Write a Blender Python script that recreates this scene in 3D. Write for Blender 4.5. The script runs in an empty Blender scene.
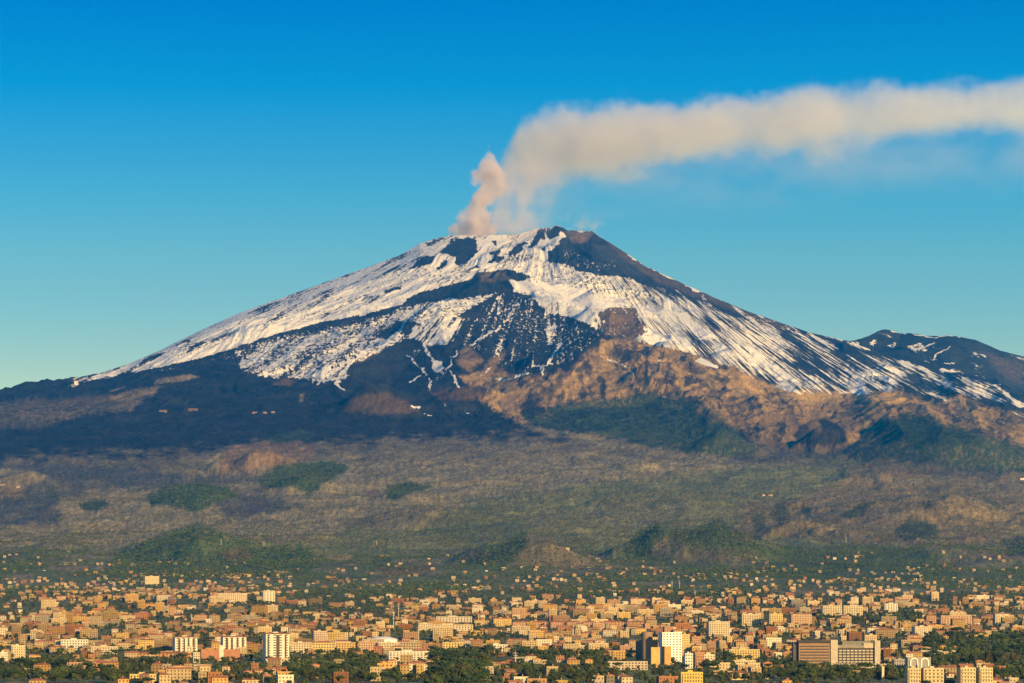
import bpy, math, random
import numpy as np

random.seed(7)
rng = np.random.RandomState(11)
sc = bpy.context.scene
col = sc.collection

# ------------------------------------------------------------------ camera
F = 3500.0          # focal length in pixels of a 1024 wide frame
HC = 130.0          # eye height, metres
YH = 640.0          # row of the horizon
cam_d = bpy.data.cameras.new('camera'); cam = bpy.data.objects.new('camera', cam_d); col.objects.link(cam)
cam_d.sensor_width = 36.0; cam_d.lens = 36.0 * F / 1024.0
cam_d.shift_y = (YH - 341.5) / 1024.0
cam_d.clip_start = 5.0; cam_d.clip_end = 200000.0
cam.location = (0, 0, HC); cam.rotation_euler = (math.radians(90), 0, 0)
sc.camera = cam

# ------------------------------------------------------------------ world, sun, exposure
SUN_EL = math.radians(15.0)
SUN_AZ = math.radians(34.0)          # to the right of the direction straight behind the camera
sun_vec = (math.sin(SUN_AZ) * math.cos(SUN_EL), -math.cos(SUN_AZ) * math.cos(SUN_EL), math.sin(SUN_EL))
TINTS = ((1.80, 1.50, .74), (1.35, 2.0, 1.25), (.82, 2.12, 1.58), (.06, 1.88, 2.05), (.0, 1.38, 2.15))     # colour of the air low, at mid height and high over the volcano
w = bpy.data.worlds.new('World'); sc.world = w; w.use_nodes = True
nt = w.node_tree; nt.nodes.clear()
out = nt.nodes.new('ShaderNodeOutputWorld'); bg = nt.nodes.new('ShaderNodeBackground')
sky = nt.nodes.new('ShaderNodeTexSky'); sky.sky_type = 'NISHITA'; sky.sun_disc = False
sky.sun_elevation = SUN_EL
sky.sun_rotation = math.atan2(sun_vec[0], sun_vec[1])
sky.altitude = 100; sky.air_density = 1.0; sky.dust_density = 0.8; sky.ozone_density = 3.0
tint = nt.nodes.new('ShaderNodeMix'); tint.data_type = 'RGBA'; tint.blend_type = 'MULTIPLY'
tint.inputs[0].default_value = 1.0
tint.inputs[7].default_value = (0.40, 1.0, 1.0, 1)
hs = nt.nodes.new('ShaderNodeHueSaturation'); hs.inputs['Saturation'].default_value = 1.0
tcw = nt.nodes.new('ShaderNodeTexCoord'); mpw = nt.nodes.new('ShaderNodeMapping'); mpw.inputs['Scale'].default_value = (1, 1, 6.0); mpw.inputs['Location'].default_value = (0, 0, -0.30)
mxw = nt.nodes.new('ShaderNodeVectorMath'); mxw.operation = 'MAXIMUM'; mxw.inputs[1].default_value = (-9, -9, 0.03)
nrm = nt.nodes.new('ShaderNodeVectorMath'); nrm.operation = 'NORMALIZE'
nt.links.new(tcw.outputs['Generated'], mpw.inputs[0]); nt.links.new(mpw.outputs[0], mxw.inputs[0]); nt.links.new(mxw.outputs[0], nrm.inputs[0]); nt.links.new(nrm.outputs[0], sky.inputs[0])
spw = nt.nodes.new('ShaderNodeSeparateXYZ'); nt.links.new(tcw.outputs['Generated'], spw.inputs[0])
rmw = nt.nodes.new('ShaderNodeValToRGB'); nt.links.new(spw.outputs[2], rmw.inputs[0])
for p_, c_ in zip((0.075, 0.110, 0.126, 0.155, 0.182), TINTS):
    e_ = rmw.color_ramp.elements.new(p_); e_.color = (c_[0] / 4, c_[1] / 4, c_[2] / 4, 1)
rmw.color_ramp.elements.remove(rmw.color_ramp.elements[0]); rmw.color_ramp.elements.remove(rmw.color_ramp.elements[-1])
airw = nt.nodes.new('ShaderNodeVectorMath'); airw.operation = 'SCALE'; airw.inputs[3].default_value = 4.0
nt.links.new(rmw.outputs[0], airw.inputs[0]); nt.links.new(airw.outputs[0], tint.inputs[7])
nt.links.new(sky.outputs[0], tint.inputs[6]); nt.links.new(tint.outputs[2], hs.inputs['Color'])
nt.links.new(hs.outputs[0], bg.inputs['Color']); nt.links.new(bg.outputs[0], out.inputs['Surface'])
bg.inputs['Strength'].default_value = 0.085
sun_d = bpy.data.lights.new('sun', 'SUN'); sun = bpy.data.objects.new('sun', sun_d); col.objects.link(sun)
sun_d.energy = 5.0; sun_d.angle = math.radians(0.5); sun_d.color = (1.0, 0.66, 0.25)
from mathutils import Vector
sun.rotation_euler = Vector(sun_vec).to_track_quat('Z', 'Y').to_euler()
sc.view_settings.view_transform = 'Standard'; sc.view_settings.look = 'None'
sc.view_settings.gamma = 1.0; sc.view_settings.use_curve_mapping = False
sc.view_settings.exposure = 0.6
sc.cycles.max_bounces = 5; sc.cycles.diffuse_bounces = 2; sc.cycles.volume_bounces = 3
sc.cycles.volume_step_rate = 1.0; sc.cycles.volume_max_steps = 256
sc.cycles.use_denoising = True

# ------------------------------------------------------------------ helpers
def lin(c):
    c = np.asarray(c, float) / 255.0
    return np.where(c <= 0.04045, c / 12.92, ((c + 0.055) / 1.055) ** 2.4)

PERM = np.random.RandomState(3).permutation(256).astype(np.int32)
PERM = np.concatenate([PERM, PERM])
ANG = np.random.RandomState(4).rand(256) * 2 * np.pi
GX, GY = np.cos(ANG), np.sin(ANG)
def perlin(x, y, seed=0):
    x = np.asarray(x, float) + seed * 17.31; y = np.asarray(y, float) + seed * 9.77
    xi = np.floor(x).astype(np.int64); yi = np.floor(y).astype(np.int64)
    xf = x - xi; yf = y - yi
    u = xf * xf * xf * (xf * (xf * 6 - 15) + 10); v = yf * yf * yf * (yf * (yf * 6 - 15) + 10)
    def g(ax, ay, dx, dy):
        h = PERM[PERM[ax & 255] + (ay & 255)]
        return GX[h] * dx + GY[h] * dy
    n00 = g(xi, yi, xf, yf); n10 = g(xi + 1, yi, xf - 1, yf)
    n01 = g(xi, yi + 1, xf, yf - 1); n11 = g(xi + 1, yi + 1, xf - 1, yf - 1)
    a = n00 + u * (n10 - n00); b = n01 + u * (n11 - n01)
    return (a + v * (b - a)) * 1.5
def fbm(x, y, o=4, seed=0, gain=0.5):
    s = 0; a = 1.0; t = 0
    for k in range(o):
        s = s + a * perlin(x * 2 ** k, y * 2 ** k, seed + k * 3.1); t += a; a *= gain
    return s / t * 1.3
def ridged(x, y, o=4, seed=0, gain=0.5):
    s = 0; a = 1.0; t = 0
    for k in range(o):
        s = s + a * (1 - 2 * np.abs(perlin(x * 2 ** k, y * 2 ** k, seed + k * 5.3))); t += a; a *= gain
    return s / t
def sstep(a, b, x):
    t = np.clip((np.asarray(x, float) - a) / (b - a), 0, 1); return t * t * (3 - 2 * t)

def tag(o, label=None, cat=None, group=None, kind=None):
    if label: o['label'] = label
    if cat: o['category'] = cat
    if group: o['group'] = group
    if kind: o['kind'] = kind
    return o
def empty(name, loc, rz=0.0, parent=None):
    o = bpy.data.objects.new(name, None); col.objects.link(o); o.location = loc; o.rotation_euler = (0, 0, rz)
    o.empty_display_size = 5
    if parent: o.parent = parent
    return o

class MB:
    """collects polygons with a colour and a facade UV, then links them as one mesh object"""
    def __init__(s): s.v = []; s.f = []; s.c = []; s.uv = []
    def face(s, pts, c, win=0.0, uv=None):
        b = len(s.v); s.v.extend(pts); n = len(pts)
        s.f.append(list(range(b, b + n))); s.c.append((c[0], c[1], c[2], win))
        s.uv.extend(uv if uv else [(0.0, 0.0)] * n)
    def box(s, x0, x1, y0, y1, z0, z1, c, win=0.0, top=None, bottom=False, sides='FRBL', rot=0.0, org=(0, 0), w3=None):
        cr, sr = math.cos(rot), math.sin(rot)
        def P(x, y, z): return (org[0] + x * cr - y * sr, org[1] + x * sr + y * cr, z)
        h = z1 - z0; W = x1 - x0; D = y1 - y0
        if 'F' in sides: s.face([P(x0, y0, z0), P(x1, y0, z0), P(x1, y0, z1), P(x0, y0, z1)], c, win, [(0, 0), (W, 0), (W, h), (0, h)])
        if 'R' in sides: s.face([P(x1, y0, z0), P(x1, y1, z0), P(x1, y1, z1), P(x1, y0, z1)], c, win, [(0, 0), (D, 0), (D, h), (0, h)])
        if 'B' in sides: s.face([P(x1, y1, z0), P(x0, y1, z0), P(x0, y1, z1), P(x1, y1, z1)], c, win, [(0, 0), (W, 0), (W, h), (0, h)])
        if 'L' in sides: s.face([P(x0, y1, z0), P(x0, y0, z0), P(x0, y0, z1), P(x0, y1, z1)], c, win, [(0, 0), (D, 0), (D, h), (0, h)])
        if top is not False:
            s.face([P(x0, y0, z1), P(x1, y0, z1), P(x1, y1, z1), P(x0, y1, z1)], top if top is not None else c)
        if bottom: s.face([P(x0, y1, z0), P(x1, y1, z0), P(x1, y0, z0), P(x0, y0, z0)], c)
    def hip(s, x0, x1, y0, y1, z, h, c, over=0.5, gable=False, rot=0.0, org=(0, 0)):
        cr, sr = math.cos(rot), math.sin(rot)
        def P(x, y, zz): return (org[0] + x * cr - y * sr, org[1] + x * sr + y * cr, zz)
        x0 -= over; x1 += over; y0 -= over; y1 += over
        if x1 - x0 >= y1 - y0:
            i = 0 if gable else min((y1 - y0) / 2, (x1 - x0) / 2 - 0.05); ym = (y0 + y1) / 2
            a, b = P(x0 + i, ym, z + h), P(x1 - i, ym, z + h)
            p = [P(x0, y0, z), P(x1, y0, z), P(x1, y1, z), P(x0, y1, z)]
            s.face([p[0], p[1], b, a], c); s.face([p[1], p[2], b], c); s.face([p[2], p[3], a, b], c); s.face([p[3], p[0], a], c)
        else:
            i = 0 if gable else min((x1 - x0) / 2, (y1 - y0) / 2 - 0.05); xm = (x0 + x1) / 2
            a, b = P(xm, y0 + i, z + h), P(xm, y1 - i, z + h)
            p = [P(x0, y0, z), P(x1, y0, z), P(x1, y1, z), P(x0, y1, z)]
            s.face([p[1], p[2], b, a], c); s.face([p[0], p[1], a], c); s.face([p[3], p[0], a, b], c); s.face([p[2], p[3], b], c)
        s.face([p[3], p[2], p[1], p[0]], c)
    def tube(s, x, y, z0, z1, r0, r1, c, n=8, cap=True):
        ring = [(math.cos(2 * math.pi * k / n), math.sin(2 * math.pi * k / n)) for k in range(n)]
        for k in range(n):
            a, b = ring[k], ring[(k + 1) % n]
            s.face([(x + a[0] * r0, y + a[1] * r0, z0), (x + b[0] * r0, y + b[1] * r0, z0), (x + b[0] * r1, y + b[1] * r1, z1), (x + a[0] * r1, y + a[1] * r1, z1)], c)
        if cap: s.face([(x + a[0] * r1, y + a[1] * r1, z1) for a in ring], c)
    def mesh(s, name):
        me = bpy.data.meshes.new(name); me.from_pydata(s.v, [], s.f)
        ca = me.color_attributes.new('Col', 'FLOAT_COLOR', 'CORNER')
        cc = np.repeat(np.array(s.c, np.float32), [len(f) for f in s.f], axis=0)
        ca.data.foreach_set('color', cc.ravel())
        uv = me.uv_layers.new(name='UVMap'); uv.data.foreach_set('uv', np.array(s.uv, np.float32).ravel())
        me.update(); return me
    def build(s, name, mat, parent=None):
        me = s.mesh(name); me.materials.append(mat)
        o = bpy.data.objects.new(name, me); col.objects.link(o)
        if parent: o.parent = parent
        return o

def raw_mesh(name, V, Fq, mat, colr=None, attrs=None, smooth=False):
    """fast mesh from numpy arrays; Fq is (n,3) or (n,4)"""
    me = bpy.data.meshes.new(name)
    n, k = Fq.shape
    me.vertices.add(len(V)); me.vertices.foreach_set('co', np.ascontiguousarray(V, np.float32).ravel())
    me.loops.add(n * k); me.loops.foreach_set('vertex_index', np.ascontiguousarray(Fq, np.int32).ravel())
    me.polygons.add(n); me.polygons.foreach_set('loop_start', np.arange(0, n * k, k, dtype=np.int32))
    me.polygons.foreach_set('loop_total', np.full(n, k, np.int32))
    me.polygons.foreach_set('use_smooth', np.full(n, smooth, bool))
    if colr is not None:
        ca = me.color_attributes.new('Col', 'FLOAT_COLOR', 'POINT'); ca.data.foreach_set('color', np.ascontiguousarray(colr, np.float32).ravel())
    for k_, a in (attrs or {}).items():
        at_ = me.attributes.new(k_, 'FLOAT', 'POINT'); at_.data.foreach_set('value', np.ascontiguousarray(a, np.float32).ravel())
    me.update(calc_edges=True); me.validate()
    me.materials.append(mat)
    o = bpy.data.objects.new(name, me); col.objects.link(o)
    return o

# ------------------------------------------------------------------ materials
def new_mat(name):
    m = bpy.data.materials.new(name); m.use_nodes = True
    nt = m.node_tree; b = nt.nodes['Principled BSDF']; b.inputs['Roughness'].default_value = 0.9
    b.inputs['Specular IOR Level'].default_value = 0.15
    return m, nt, b
def N(nt, t, **kw):
    n = nt.nodes.new(t)
    for k, v in kw.items(): setattr(n, k, v)
    return n
def math_n(nt, op, a, b=None, c=None, clamp=False):
    n = nt.nodes.new('ShaderNodeMath'); n.operation = op; n.use_clamp = clamp
    for i, q in enumerate((a, b, c)):
        if q is None: continue
        if isinstance(q, (int, float)): n.inputs[i].default_value = q
        else: nt.links.new(q, n.inputs[i])
    return n.outputs[0]
def smooth_n(nt, a, b, x):
    n = nt.nodes.new('ShaderNodeMapRange'); n.interpolation_type = 'SMOOTHSTEP'
    n.inputs[1].default_value = a; n.inputs[2].default_value = b
    nt.links.new(x, n.inputs[0]); return n.outputs[0]
def mix_n(nt, fac, a, b, blend='MIX'):
    n = nt.nodes.new('ShaderNodeMix'); n.data_type = 'RGBA'; n.blend_type = blend
    for i, q in ((0, fac), (6, a), (7, b)):
        if isinstance(q, (int, float)): n.inputs[i].default_value = q
        elif isinstance(q, tuple): n.inputs[i].default_value = q
        else: nt.links.new(q, n.inputs[i])
    return n.outputs[2]
def noise_n(nt, scale, detail=3, vec=None, rough=0.55, dist=0.0):
    n = nt.nodes.new('ShaderNodeTexNoise'); n.inputs['Scale'].default_value = scale
    n.inputs['Detail'].default_value = detail; n.inputs['Roughness'].default_value = rough; n.inputs['Distortion'].default_value = dist
    if vec is not None: nt.links.new(vec, n.inputs['Vector'])
    return n.outputs['Fac']

# terrain: land cover colour from the mesh, snow cover broken up by fine noise
M_TER, nt, b = new_mat('terrain')
at = N(nt, 'ShaderNodeAttribute', attribute_name='Col'); sn = N(nt, 'ShaderNodeAttribute', attribute_name='snow')
geo = N(nt, 'ShaderNodeNewGeometry')
squ = N(nt, 'ShaderNodeMapping'); squ.inputs['Scale'].default_value = (1, .3, 1); nt.links.new(geo.outputs['Position'], squ.inputs[0])
n1 = noise_n(nt, 0.04, 4, squ.outputs[0], 0.75); n2 = noise_n(nt, 0.0045, 4, geo.outputs['Position'], 0.6)
k = math_n(nt, 'MULTIPLY_ADD', n1, 1.6, 0.2); k2 = math_n(nt, 'MULTIPLY_ADD', n2, 1.0, 0.5)
kk = math_n(nt, 'MULTIPLY', k, k2)
cmb = N(nt, 'ShaderNodeCombineColor'); [nt.links.new(kk, cmb.inputs[i]) for i in range(3)]
rock = mix_n(nt, 1.0, at.outputs['Color'], cmb.outputs[0], 'MULTIPLY')
n4 = noise_n(nt, 0.032, 5, geo.outputs['Position'], 0.82)
sv = math_n(nt, 'ADD', math_n(nt, 'MULTIPLY', math_n(nt, 'SUBTRACT', n4, 0.5), N(nt, 'ShaderNodeAttribute', attribute_name='isoa').outputs['Fac']), sn.outputs['Fac'])
fu_ = N(nt, 'ShaderNodeAttribute', attribute_name='flowu'); fv_ = N(nt, 'ShaderNodeAttribute', attribute_name='flowv'); fa_ = N(nt, 'ShaderNodeAttribute', attribute_name='stka')
cx = N(nt, 'ShaderNodeCombineXYZ'); nt.links.new(fu_.outputs['Fac'], cx.inputs[0]); nt.links.new(fv_.outputs['Fac'], cx.inputs[1])
n3 = noise_n(nt, 1.0, 4, cx.outputs[0], 0.7)
sv = math_n(nt, 'ADD', sv, math_n(nt, 'MULTIPLY', math_n(nt, 'SUBTRACT', n3, 0.5), fa_.outputs['Fac']))
sf = smooth_n(nt, 0.38, 0.62, sv)
snowc = mix_n(nt, n2, (0.80, 0.75, 0.62, 1), (0.90, 0.86, 0.72, 1))
nt.links.new(mix_n(nt, sf, rock, snowc), b.inputs['Base Color'])
bp = N(nt, 'ShaderNodeBump'); bp.inputs['Strength'].default_value = 0.9; bp.inputs['Distance'].default_value = 14.0
nt.links.new(n1, bp.inputs['Height']); nt.links.new(bp.outputs[0], b.inputs['Normal'])

# walls and roofs: colour from the mesh, windows laid out in metres along each facade
M_FAC, nt, b = new_mat('facade')
at = N(nt, 'ShaderNodeAttribute', attribute_name='Col')
uv = N(nt, 'ShaderNodeUVMap'); sp = N(nt, 'ShaderNodeSeparateXYZ'); nt.links.new(uv.outputs[0], sp.inputs[0])
fu = math_n(nt, 'FRACT', math_n(nt, 'DIVIDE', sp.outputs[0], 3.4)); fv = math_n(nt, 'FRACT', math_n(nt, 'DIVIDE', sp.outputs[1], 3.1))
def band(nt, f, a, b_):
    return math_n(nt, 'MULTIPLY', math_n(nt, 'GREATER_THAN', f, a), math_n(nt, 'LESS_THAN', f, b_))
wm = math_n(nt, 'MULTIPLY', band(nt, fu, 0.32, 0.68), band(nt, fv, 0.30, 0.78))
wm = math_n(nt, 'MULTIPLY', wm, at.outputs['Alpha'])
geo = N(nt, 'ShaderNodeNewGeometry'); nn = noise_n(nt, 0.25, 4, geo.outputs['Position'])
kk = math_n(nt, 'MULTIPLY_ADD', nn, 0.7, 0.65)
cmb = N(nt, 'ShaderNodeCombineColor'); [nt.links.new(kk, cmb.inputs[i]) for i in range(3)]
wall = mix_n(nt, 1.0, at.outputs['Color'], cmb.outputs[0], 'MULTIPLY')
nt.links.new(mix_n(nt, wm, wall, (0.045, 0.05, 0.055, 1)), b.inputs['Base Color'])

M_GLS, nt, b = new_mat('window_glass'); b.inputs['Base Color'].default_value = (0.04, 0.05, 0.06, 1); b.inputs['Roughness'].default_value = 0.25
b.inputs['Specular IOR Level'].default_value = 0.5
M_MET, nt, b = new_mat('painted_steel'); at = N(nt, 'ShaderNodeAttribute', attribute_name='Col'); nt.links.new(at.outputs['Color'], b.inputs['Base Color']); b.inputs['Roughness'].default_value = 0.5
M_LEAF, nt, b = new_mat('foliage')
at = N(nt, 'ShaderNodeAttribute', attribute_name='Col'); geo = N(nt, 'ShaderNodeNewGeometry')
nn = noise_n(nt, 0.5, 3, geo.outputs['Position']); kk = math_n(nt, 'MULTIPLY_ADD', nn, 1.4, 0.3)
cmb = N(nt, 'ShaderNodeCombineColor'); [nt.links.new(kk, cmb.inputs[i]) for i in range(3)]
nt.links.new(mix_n(nt, 1.0, at.outputs['Color'], cmb.outputs[0], 'MULTIPLY'), b.inputs['Base Color'])
M_BARK, nt, b = new_mat('bark'); nn = noise_n(nt, 3.0, 3); nt.links.new(mix_n(nt, nn, (0.06, 0.045, 0.03, 1), (0.14, 0.11, 0.08, 1)), b.inputs['Base Color'])
# ------------------------------------------------------------------ terrain
KY_PY = [683, 660, 640, 620, 600, 580, 560, 530, 500, 470, 440]
KY_Y  = [3300, 4300, 5300, 6600, 8200, 10000, 11500, 13500, 15300, 17300, 19500]
SKY = np.array([(-100,412),(0,396),(30,390),(60,384),(80,380),(100,375),(130,364),(160,351),(200,332),(240,314),(270,303),(300,292),(330,281),
 (365,269),(400,256),(420,244),(440,238),(450,236.5),(515,235),(520,234),(535,229),(545,228),(551,228),(556,226),(560,226.5),(563,228),(568,231),(580,231),
 (592,232),(600,238),(620,250),(645,267),(680,283),(700,292),(740,309),(780,324),(810,334),(843,341),(862,338),(885,331),(892,331),(900,334),(912,333),(925,336),
 (950,336),(975,340),(1000,351),(1024,357),(1110,385)], float)
MID = np.array([(700,292),(740,309),(780,324),(810,334),(843,342),(880,354),(915,364),(950,371),(990,381),(1024,398),(1110,430)], float)
FRO = np.array([(700,366),(730,369),(750,380),(768,388),(800,394),(850,395),(905,394),(912,398),(928,408),(938,410),(955,400),(985,410),(1000,413),(1024,418),(1110,440)], float)
NC = 1500
PXC = np.linspace(-88, 1112, NC)
rows_near = np.linspace(150, 3300, 24)[:-1]
py_r = np.arange(683, 440, -0.75)
kp = np.array(KY_PY[::-1], float); ky = np.array(KY_Y[::-1], float)
rows_mid = np.interp(py_r, kp, ky); rows_mid = np.concatenate([rows_mid[rows_mid < 17300], np.arange(17300, 19495, 20.0)])
rows_up = np.arange(19500, 29400, 19.0)
rows_back = np.linspace(29500, 38000, 26)
YR = np.concatenate([rows_near, rows_mid, rows_up, rows_back]); NR = len(YR)
PYB = np.zeros((NR, NC))                       # base row seen at each grid point
fY = np.concatenate([[150, 1500], KY_Y]); fP = np.concatenate([[2600, 790], KY_PY]).astype(float)
low = np.interp(YR, fY, fP)
ysky = np.interp(PXC, SKY[:, 0], SKY[:, 1])
yskyY = np.interp(PXC, [-90, 0, 300, 556, 700, 843, 900, 1110], [25500, 26000, 27500, 28500, 28000, 27500, 28900, 28900])
ymid = np.interp(PXC, MID[:, 0], MID[:, 1]); yfro = np.interp(PXC, FRO[:, 0], FRO[:, 1])
for j, px in enumerate(PXC):
    S = ysky[j]; YS = yskyY[j]
    def prof(Y, S, YS):
        t = np.clip((Y - 19500) / (YS - 19500), 0, 1); a = np.clip(.015 * (YS - 19500) / (440 - S), .5, 2.0)
        return 440 - (440 - S) * (a * t + (1 - a) * t ** 1.6)
    base = np.where(YR <= 19500, low, prof(YR, S, YS))
    if px > 700:
        wf = float(sstep(700, 775, px)); m = ymid[j]; YM = 27500 - 500 * wf
        far = px > 843
        pm = prof(YR, m, YM)
        # front crest, valley behind it, snowy flank, and the far hill
        kY = [19500, 21400, 23000, 23300, 24300, 25300, 26400, YM + (0 if far else 500)]
        kP = [440, 427 - .0*wf, yfro[j], yfro[j] + 3, yfro[j] + 10, yfro[j] - .12 * (yfro[j] - m), yfro[j] - .62 * (yfro[j] - m), m if far else S]
        if far:
            kY += [YM + 500, YM + 800, YS]; kP += [m + 5, m + 4, S]
        fold = np.interp(YR, kY, kP); fold = np.where(YR <= 19500, low, fold)
        g = np.array([1, 2, 3, 4, 5, 4, 3, 2, 1.]); g /= g.sum()
        fold2 = np.convolve(np.pad(fold, 4, 'edge'), g, 'valid')
        base = base * (1 - wf) + fold2 * wf
    PYB[:, j] = base
Ygrid = np.repeat(YR[:, None], NC, 1); PXG = np.repeat(PXC[None, :], NR, 0)
SG = (PXG - 512) / F
XG = SG * Ygrid
Z = HC + (YH - PYB) * Ygrid / F
beh = np.clip(Ygrid - yskyY[None, :], 0, None)
Z = Z - beh * 0.22 - 0.0
Z = np.maximum(Z, -20 + 0 * Z)
def base_Y(px, py):
    j = int(np.clip(round((px - PXC[0]) / (PXC[1] - PXC[0])), 0, NC - 1)); c = PYB[:, j]
    i = int(np.argmax(c <= py)); i = max(i, 1)
    t = (c[i - 1] - py) / max(c[i - 1] - c[i], 1e-6); return YR[i - 1] + np.clip(t, 0, 1) * (YR[i] - YR[i - 1])
def base_pt(px, py):
    Y = base_Y(px, py); return ((px - 512) / F * Y, Y)

# relief: crests, cones and gullies, all in metres on the ground
d_up = sstep(470, 400, PYB)
fade = sstep(0, 1400, yskyY[None, :] - Ygrid) * 0.88 + 0.12
fade = np.where(Ygrid > yskyY[None, :], 0.12, fade)
cr_f = 1 - 0.7 * np.exp(-((Ygrid - 23000) / 350) ** 2) * sstep(720, 790, PXG)
cr_m = 1 - 0.75 * np.exp(-((Ygrid - 27000) / 400) ** 2) * sstep(840, 870, PXG)
fade = fade * cr_f * cr_m
wx = fbm(XG / 900, Ygrid / 900, 3, 21) * 260; wy = fbm(XG / 900, Ygrid / 900, 3, 22) * 260
R1 = ridged((XG + wx) / 1500, (Ygrid + wy) / 2200, 5, 2, 0.55)
R2 = ridged((XG + wx) / 420, (Ygrid + wy) / 600, 4, 5, 0.55)
# gullies that run down from the summit
sx, sy = 556 - 512, 28800
ax = XG - sx / F * sy; ay = (sy - Ygrid)
ang = np.arctan2(ax, ay + 900); rad = np.hypot(ax, ay + 900)
wang = ang + fbm(XG / 1300, Ygrid / 1300, 2, 31) * .10
G1 = ridged(wang * 16, rad / 5200, 4, 8, 0.55); G2 = ridged(wang * 55, rad / 2600, 3, 9, 0.55)
Z += d_up * fade * (R1 * 60 + R2 * 26 + G1 * 34 + G2 * 13)
rim = sstep(350, 366, PYB) * sstep(472, 440, PYB) * sstep(465, 520, PXG)
Z += rim * np.maximum(fade, .35) * (ridged((XG + wx) / 700, (Ygrid + wy) / 1500, 5, 17, .5) * 58 - 14)
mid = sstep(600, 545, PYB) * (1 - d_up)
Z += mid * (fbm(XG / 900, Ygrid / 1100, 4, 12) * 32 + R2 * 17 + fbm(XG / 130, Ygrid / 130, 3, 13) * 7)
Z += sstep(683, 640, PYB) * fbm(XG / 700, Ygrid / 700, 3, 14) * 6 * (1 - d_up)
def seg_dist(pts):
    best = np.full(XG.shape, 1e9)
    for (a, b) in zip(pts[:-1], pts[1:]):
        vx, vy = b[0] - a[0], b[1] - a[1]; L = vx * vx + vy * vy + 1e-9
        t = np.clip(((XG - a[0]) * vx + (Ygrid - a[1]) * vy) / L, 0, 1)
        best = np.minimum(best, np.hypot(XG - a[0] - t * vx, Ygrid - a[1] - t * vy))
    return best
def ridge(pts, h, wdt):
    P = []
    for (px, py) in pts:
        Y = base_Y(px, py); P.append(base_pt(px, min(py + h * F / Y * .9, 600)))
    d = seg_dist(P) + wx * .25
    return 1.35 * h * np.clip(1 - np.clip(d, 0, None) / wdt, 0, 1) ** 1.25
for pts, h, wd in [
    ([(502,273),(470,283),(435,294),(400,308),(350,322),(280,338),(180,362)], 70, 420),
    ([(505,291),(480,304),(440,325),(400,345),(350,368)], 95, 420),
    ([(505,291),(530,299),(552,317),(600,337),(640,348)], 90, 380),
    ([(510,300),(518,330),(515,360)], 60, 300), ([(440,330),(445,360),(462,385)], 60, 300), ([(480,310),(478,345),(492,372)], 50, 280),
    ([(612,340),(592,366),(560,395)], 85, 380), ([(640,350),(652,372),(640,392)], 70, 300), ([(700,364),(690,385),(662,400)], 75, 330),
    ([(735,374),(748,400),(765,425)], 80, 330), ([(800,398),(792,420),(800,432)], 80, 330), ([(862,398),(880,425),(905,448)], 85, 380),
    ([(955,403),(972,430),(992,452)], 75, 330), ([(1000,414),(1015,440)], 60, 260), ([(905,397),(925,430),(945,455)], 70, 320),
    ([(568,232),(560,245),(549,256)], 40, 200), ([(540,232),(520,250),(490,268)], 45, 220), ([(660,395),(700,412),(720,430)], 60, 300),
    ([(520,395),(545,385),(585,368)], 50, 260), ([(470,380),(500,372),(528,382)], 45, 240),
    ([(890,333),(905,350),(925,362)], 60, 260), ([(960,340),(975,356),(990,372)], 60, 260), ([(925,338),(938,352),(950,366)], 50, 220)]:
    Z += ridge(pts, h, wd) * np.maximum(fade, .3)
def cone(px, py, hw, hp, p=1.25, crater=0.0, wob=.18, asp=1.0):
    """px,py: foot centre in the photo; half width and height in photo pixels"""
    if px > 760 and py > 460: hp = hp * .6
    x, Y = base_pt(px, py); R = hw * Y / F; H = hp * Y / F
    th = np.arctan2(Ygrid - Y, XG - x)
    d = np.hypot(XG - x, (Ygrid - Y) / asp) / R
    d = d + 1.5 * wob * fbm(XG / (R * .6), Ygrid / (R * .6), 3, px * .1)
    h = H * np.clip(1 - np.clip(d, 0, None), 0, 1) ** p
    if crater > 0: h = np.minimum(h, H * (1 - crater)) - 0.25 * H * np.exp(-(d / .13) ** 2)
    return h
CONES = [(205,556,95,27,1.3,0,.2,1.5),(225,560,60,14,1,0,.2,1.3),(195,508,50,15,.8,0,.15,1.4),(305,492,46,18,.8,0,.15,1.4),(255,470,50,22,1,0,.2,1.4),
    (526,566,88,27,1.05,0,.16,1.2),(656,558,58,23,.95,0,.13,1.2),(714,560,84,28,1.05,0,.13,1.2),(825,450,36,30,1.,.15,.1,1.2),(384,420,58,28,1.15,0,.08,1.0),
    (365,422,24,13,1.1,.1,.05,1.0),(465,412,40,20,.8,0,.15,1.2),(725,457,46,20,.8,0,.12,1.2),(25,492,50,16,.8,0,.15,1.4),(795,535,52,22,.8,0,.2,1.5),
    (900,515,130,24,.9,0,.25,2.0),(870,480,50,14,.8,0,.2,1.5),(960,560,110,20,.9,0,.2,1.5),(950,520,60,18,.9,0,.2,1.5),(410,500,40,8,.8,0,.2,1.5),(430,522,70,10,.8,0,.2,1.5),
    (840,540,36,14,.9,0,.2,1.4),(640,470,36,8,.9,0,.2,1.4),(545,405,28,12,.9,0,.2,1.2),(615,380,24,10,.9,0,.2,1.2),(668,380,30,12,.9,.3,.1,1.2),(45,400,60,8,.8,0,.2,1.3),
    (160,388,40,8,.9,0,.2,1.2),(310,560,60,10,.9,0,.2,1.4),(60,560,80,7,.9,0,.2,1.4)]
for c in CONES: Z += cone(*c) * (.93 + .12 * R2)
PY = YH - F * (Z - HC) / Ygrid      # final row of each ground point
print('terrain', NR, NC)

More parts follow.
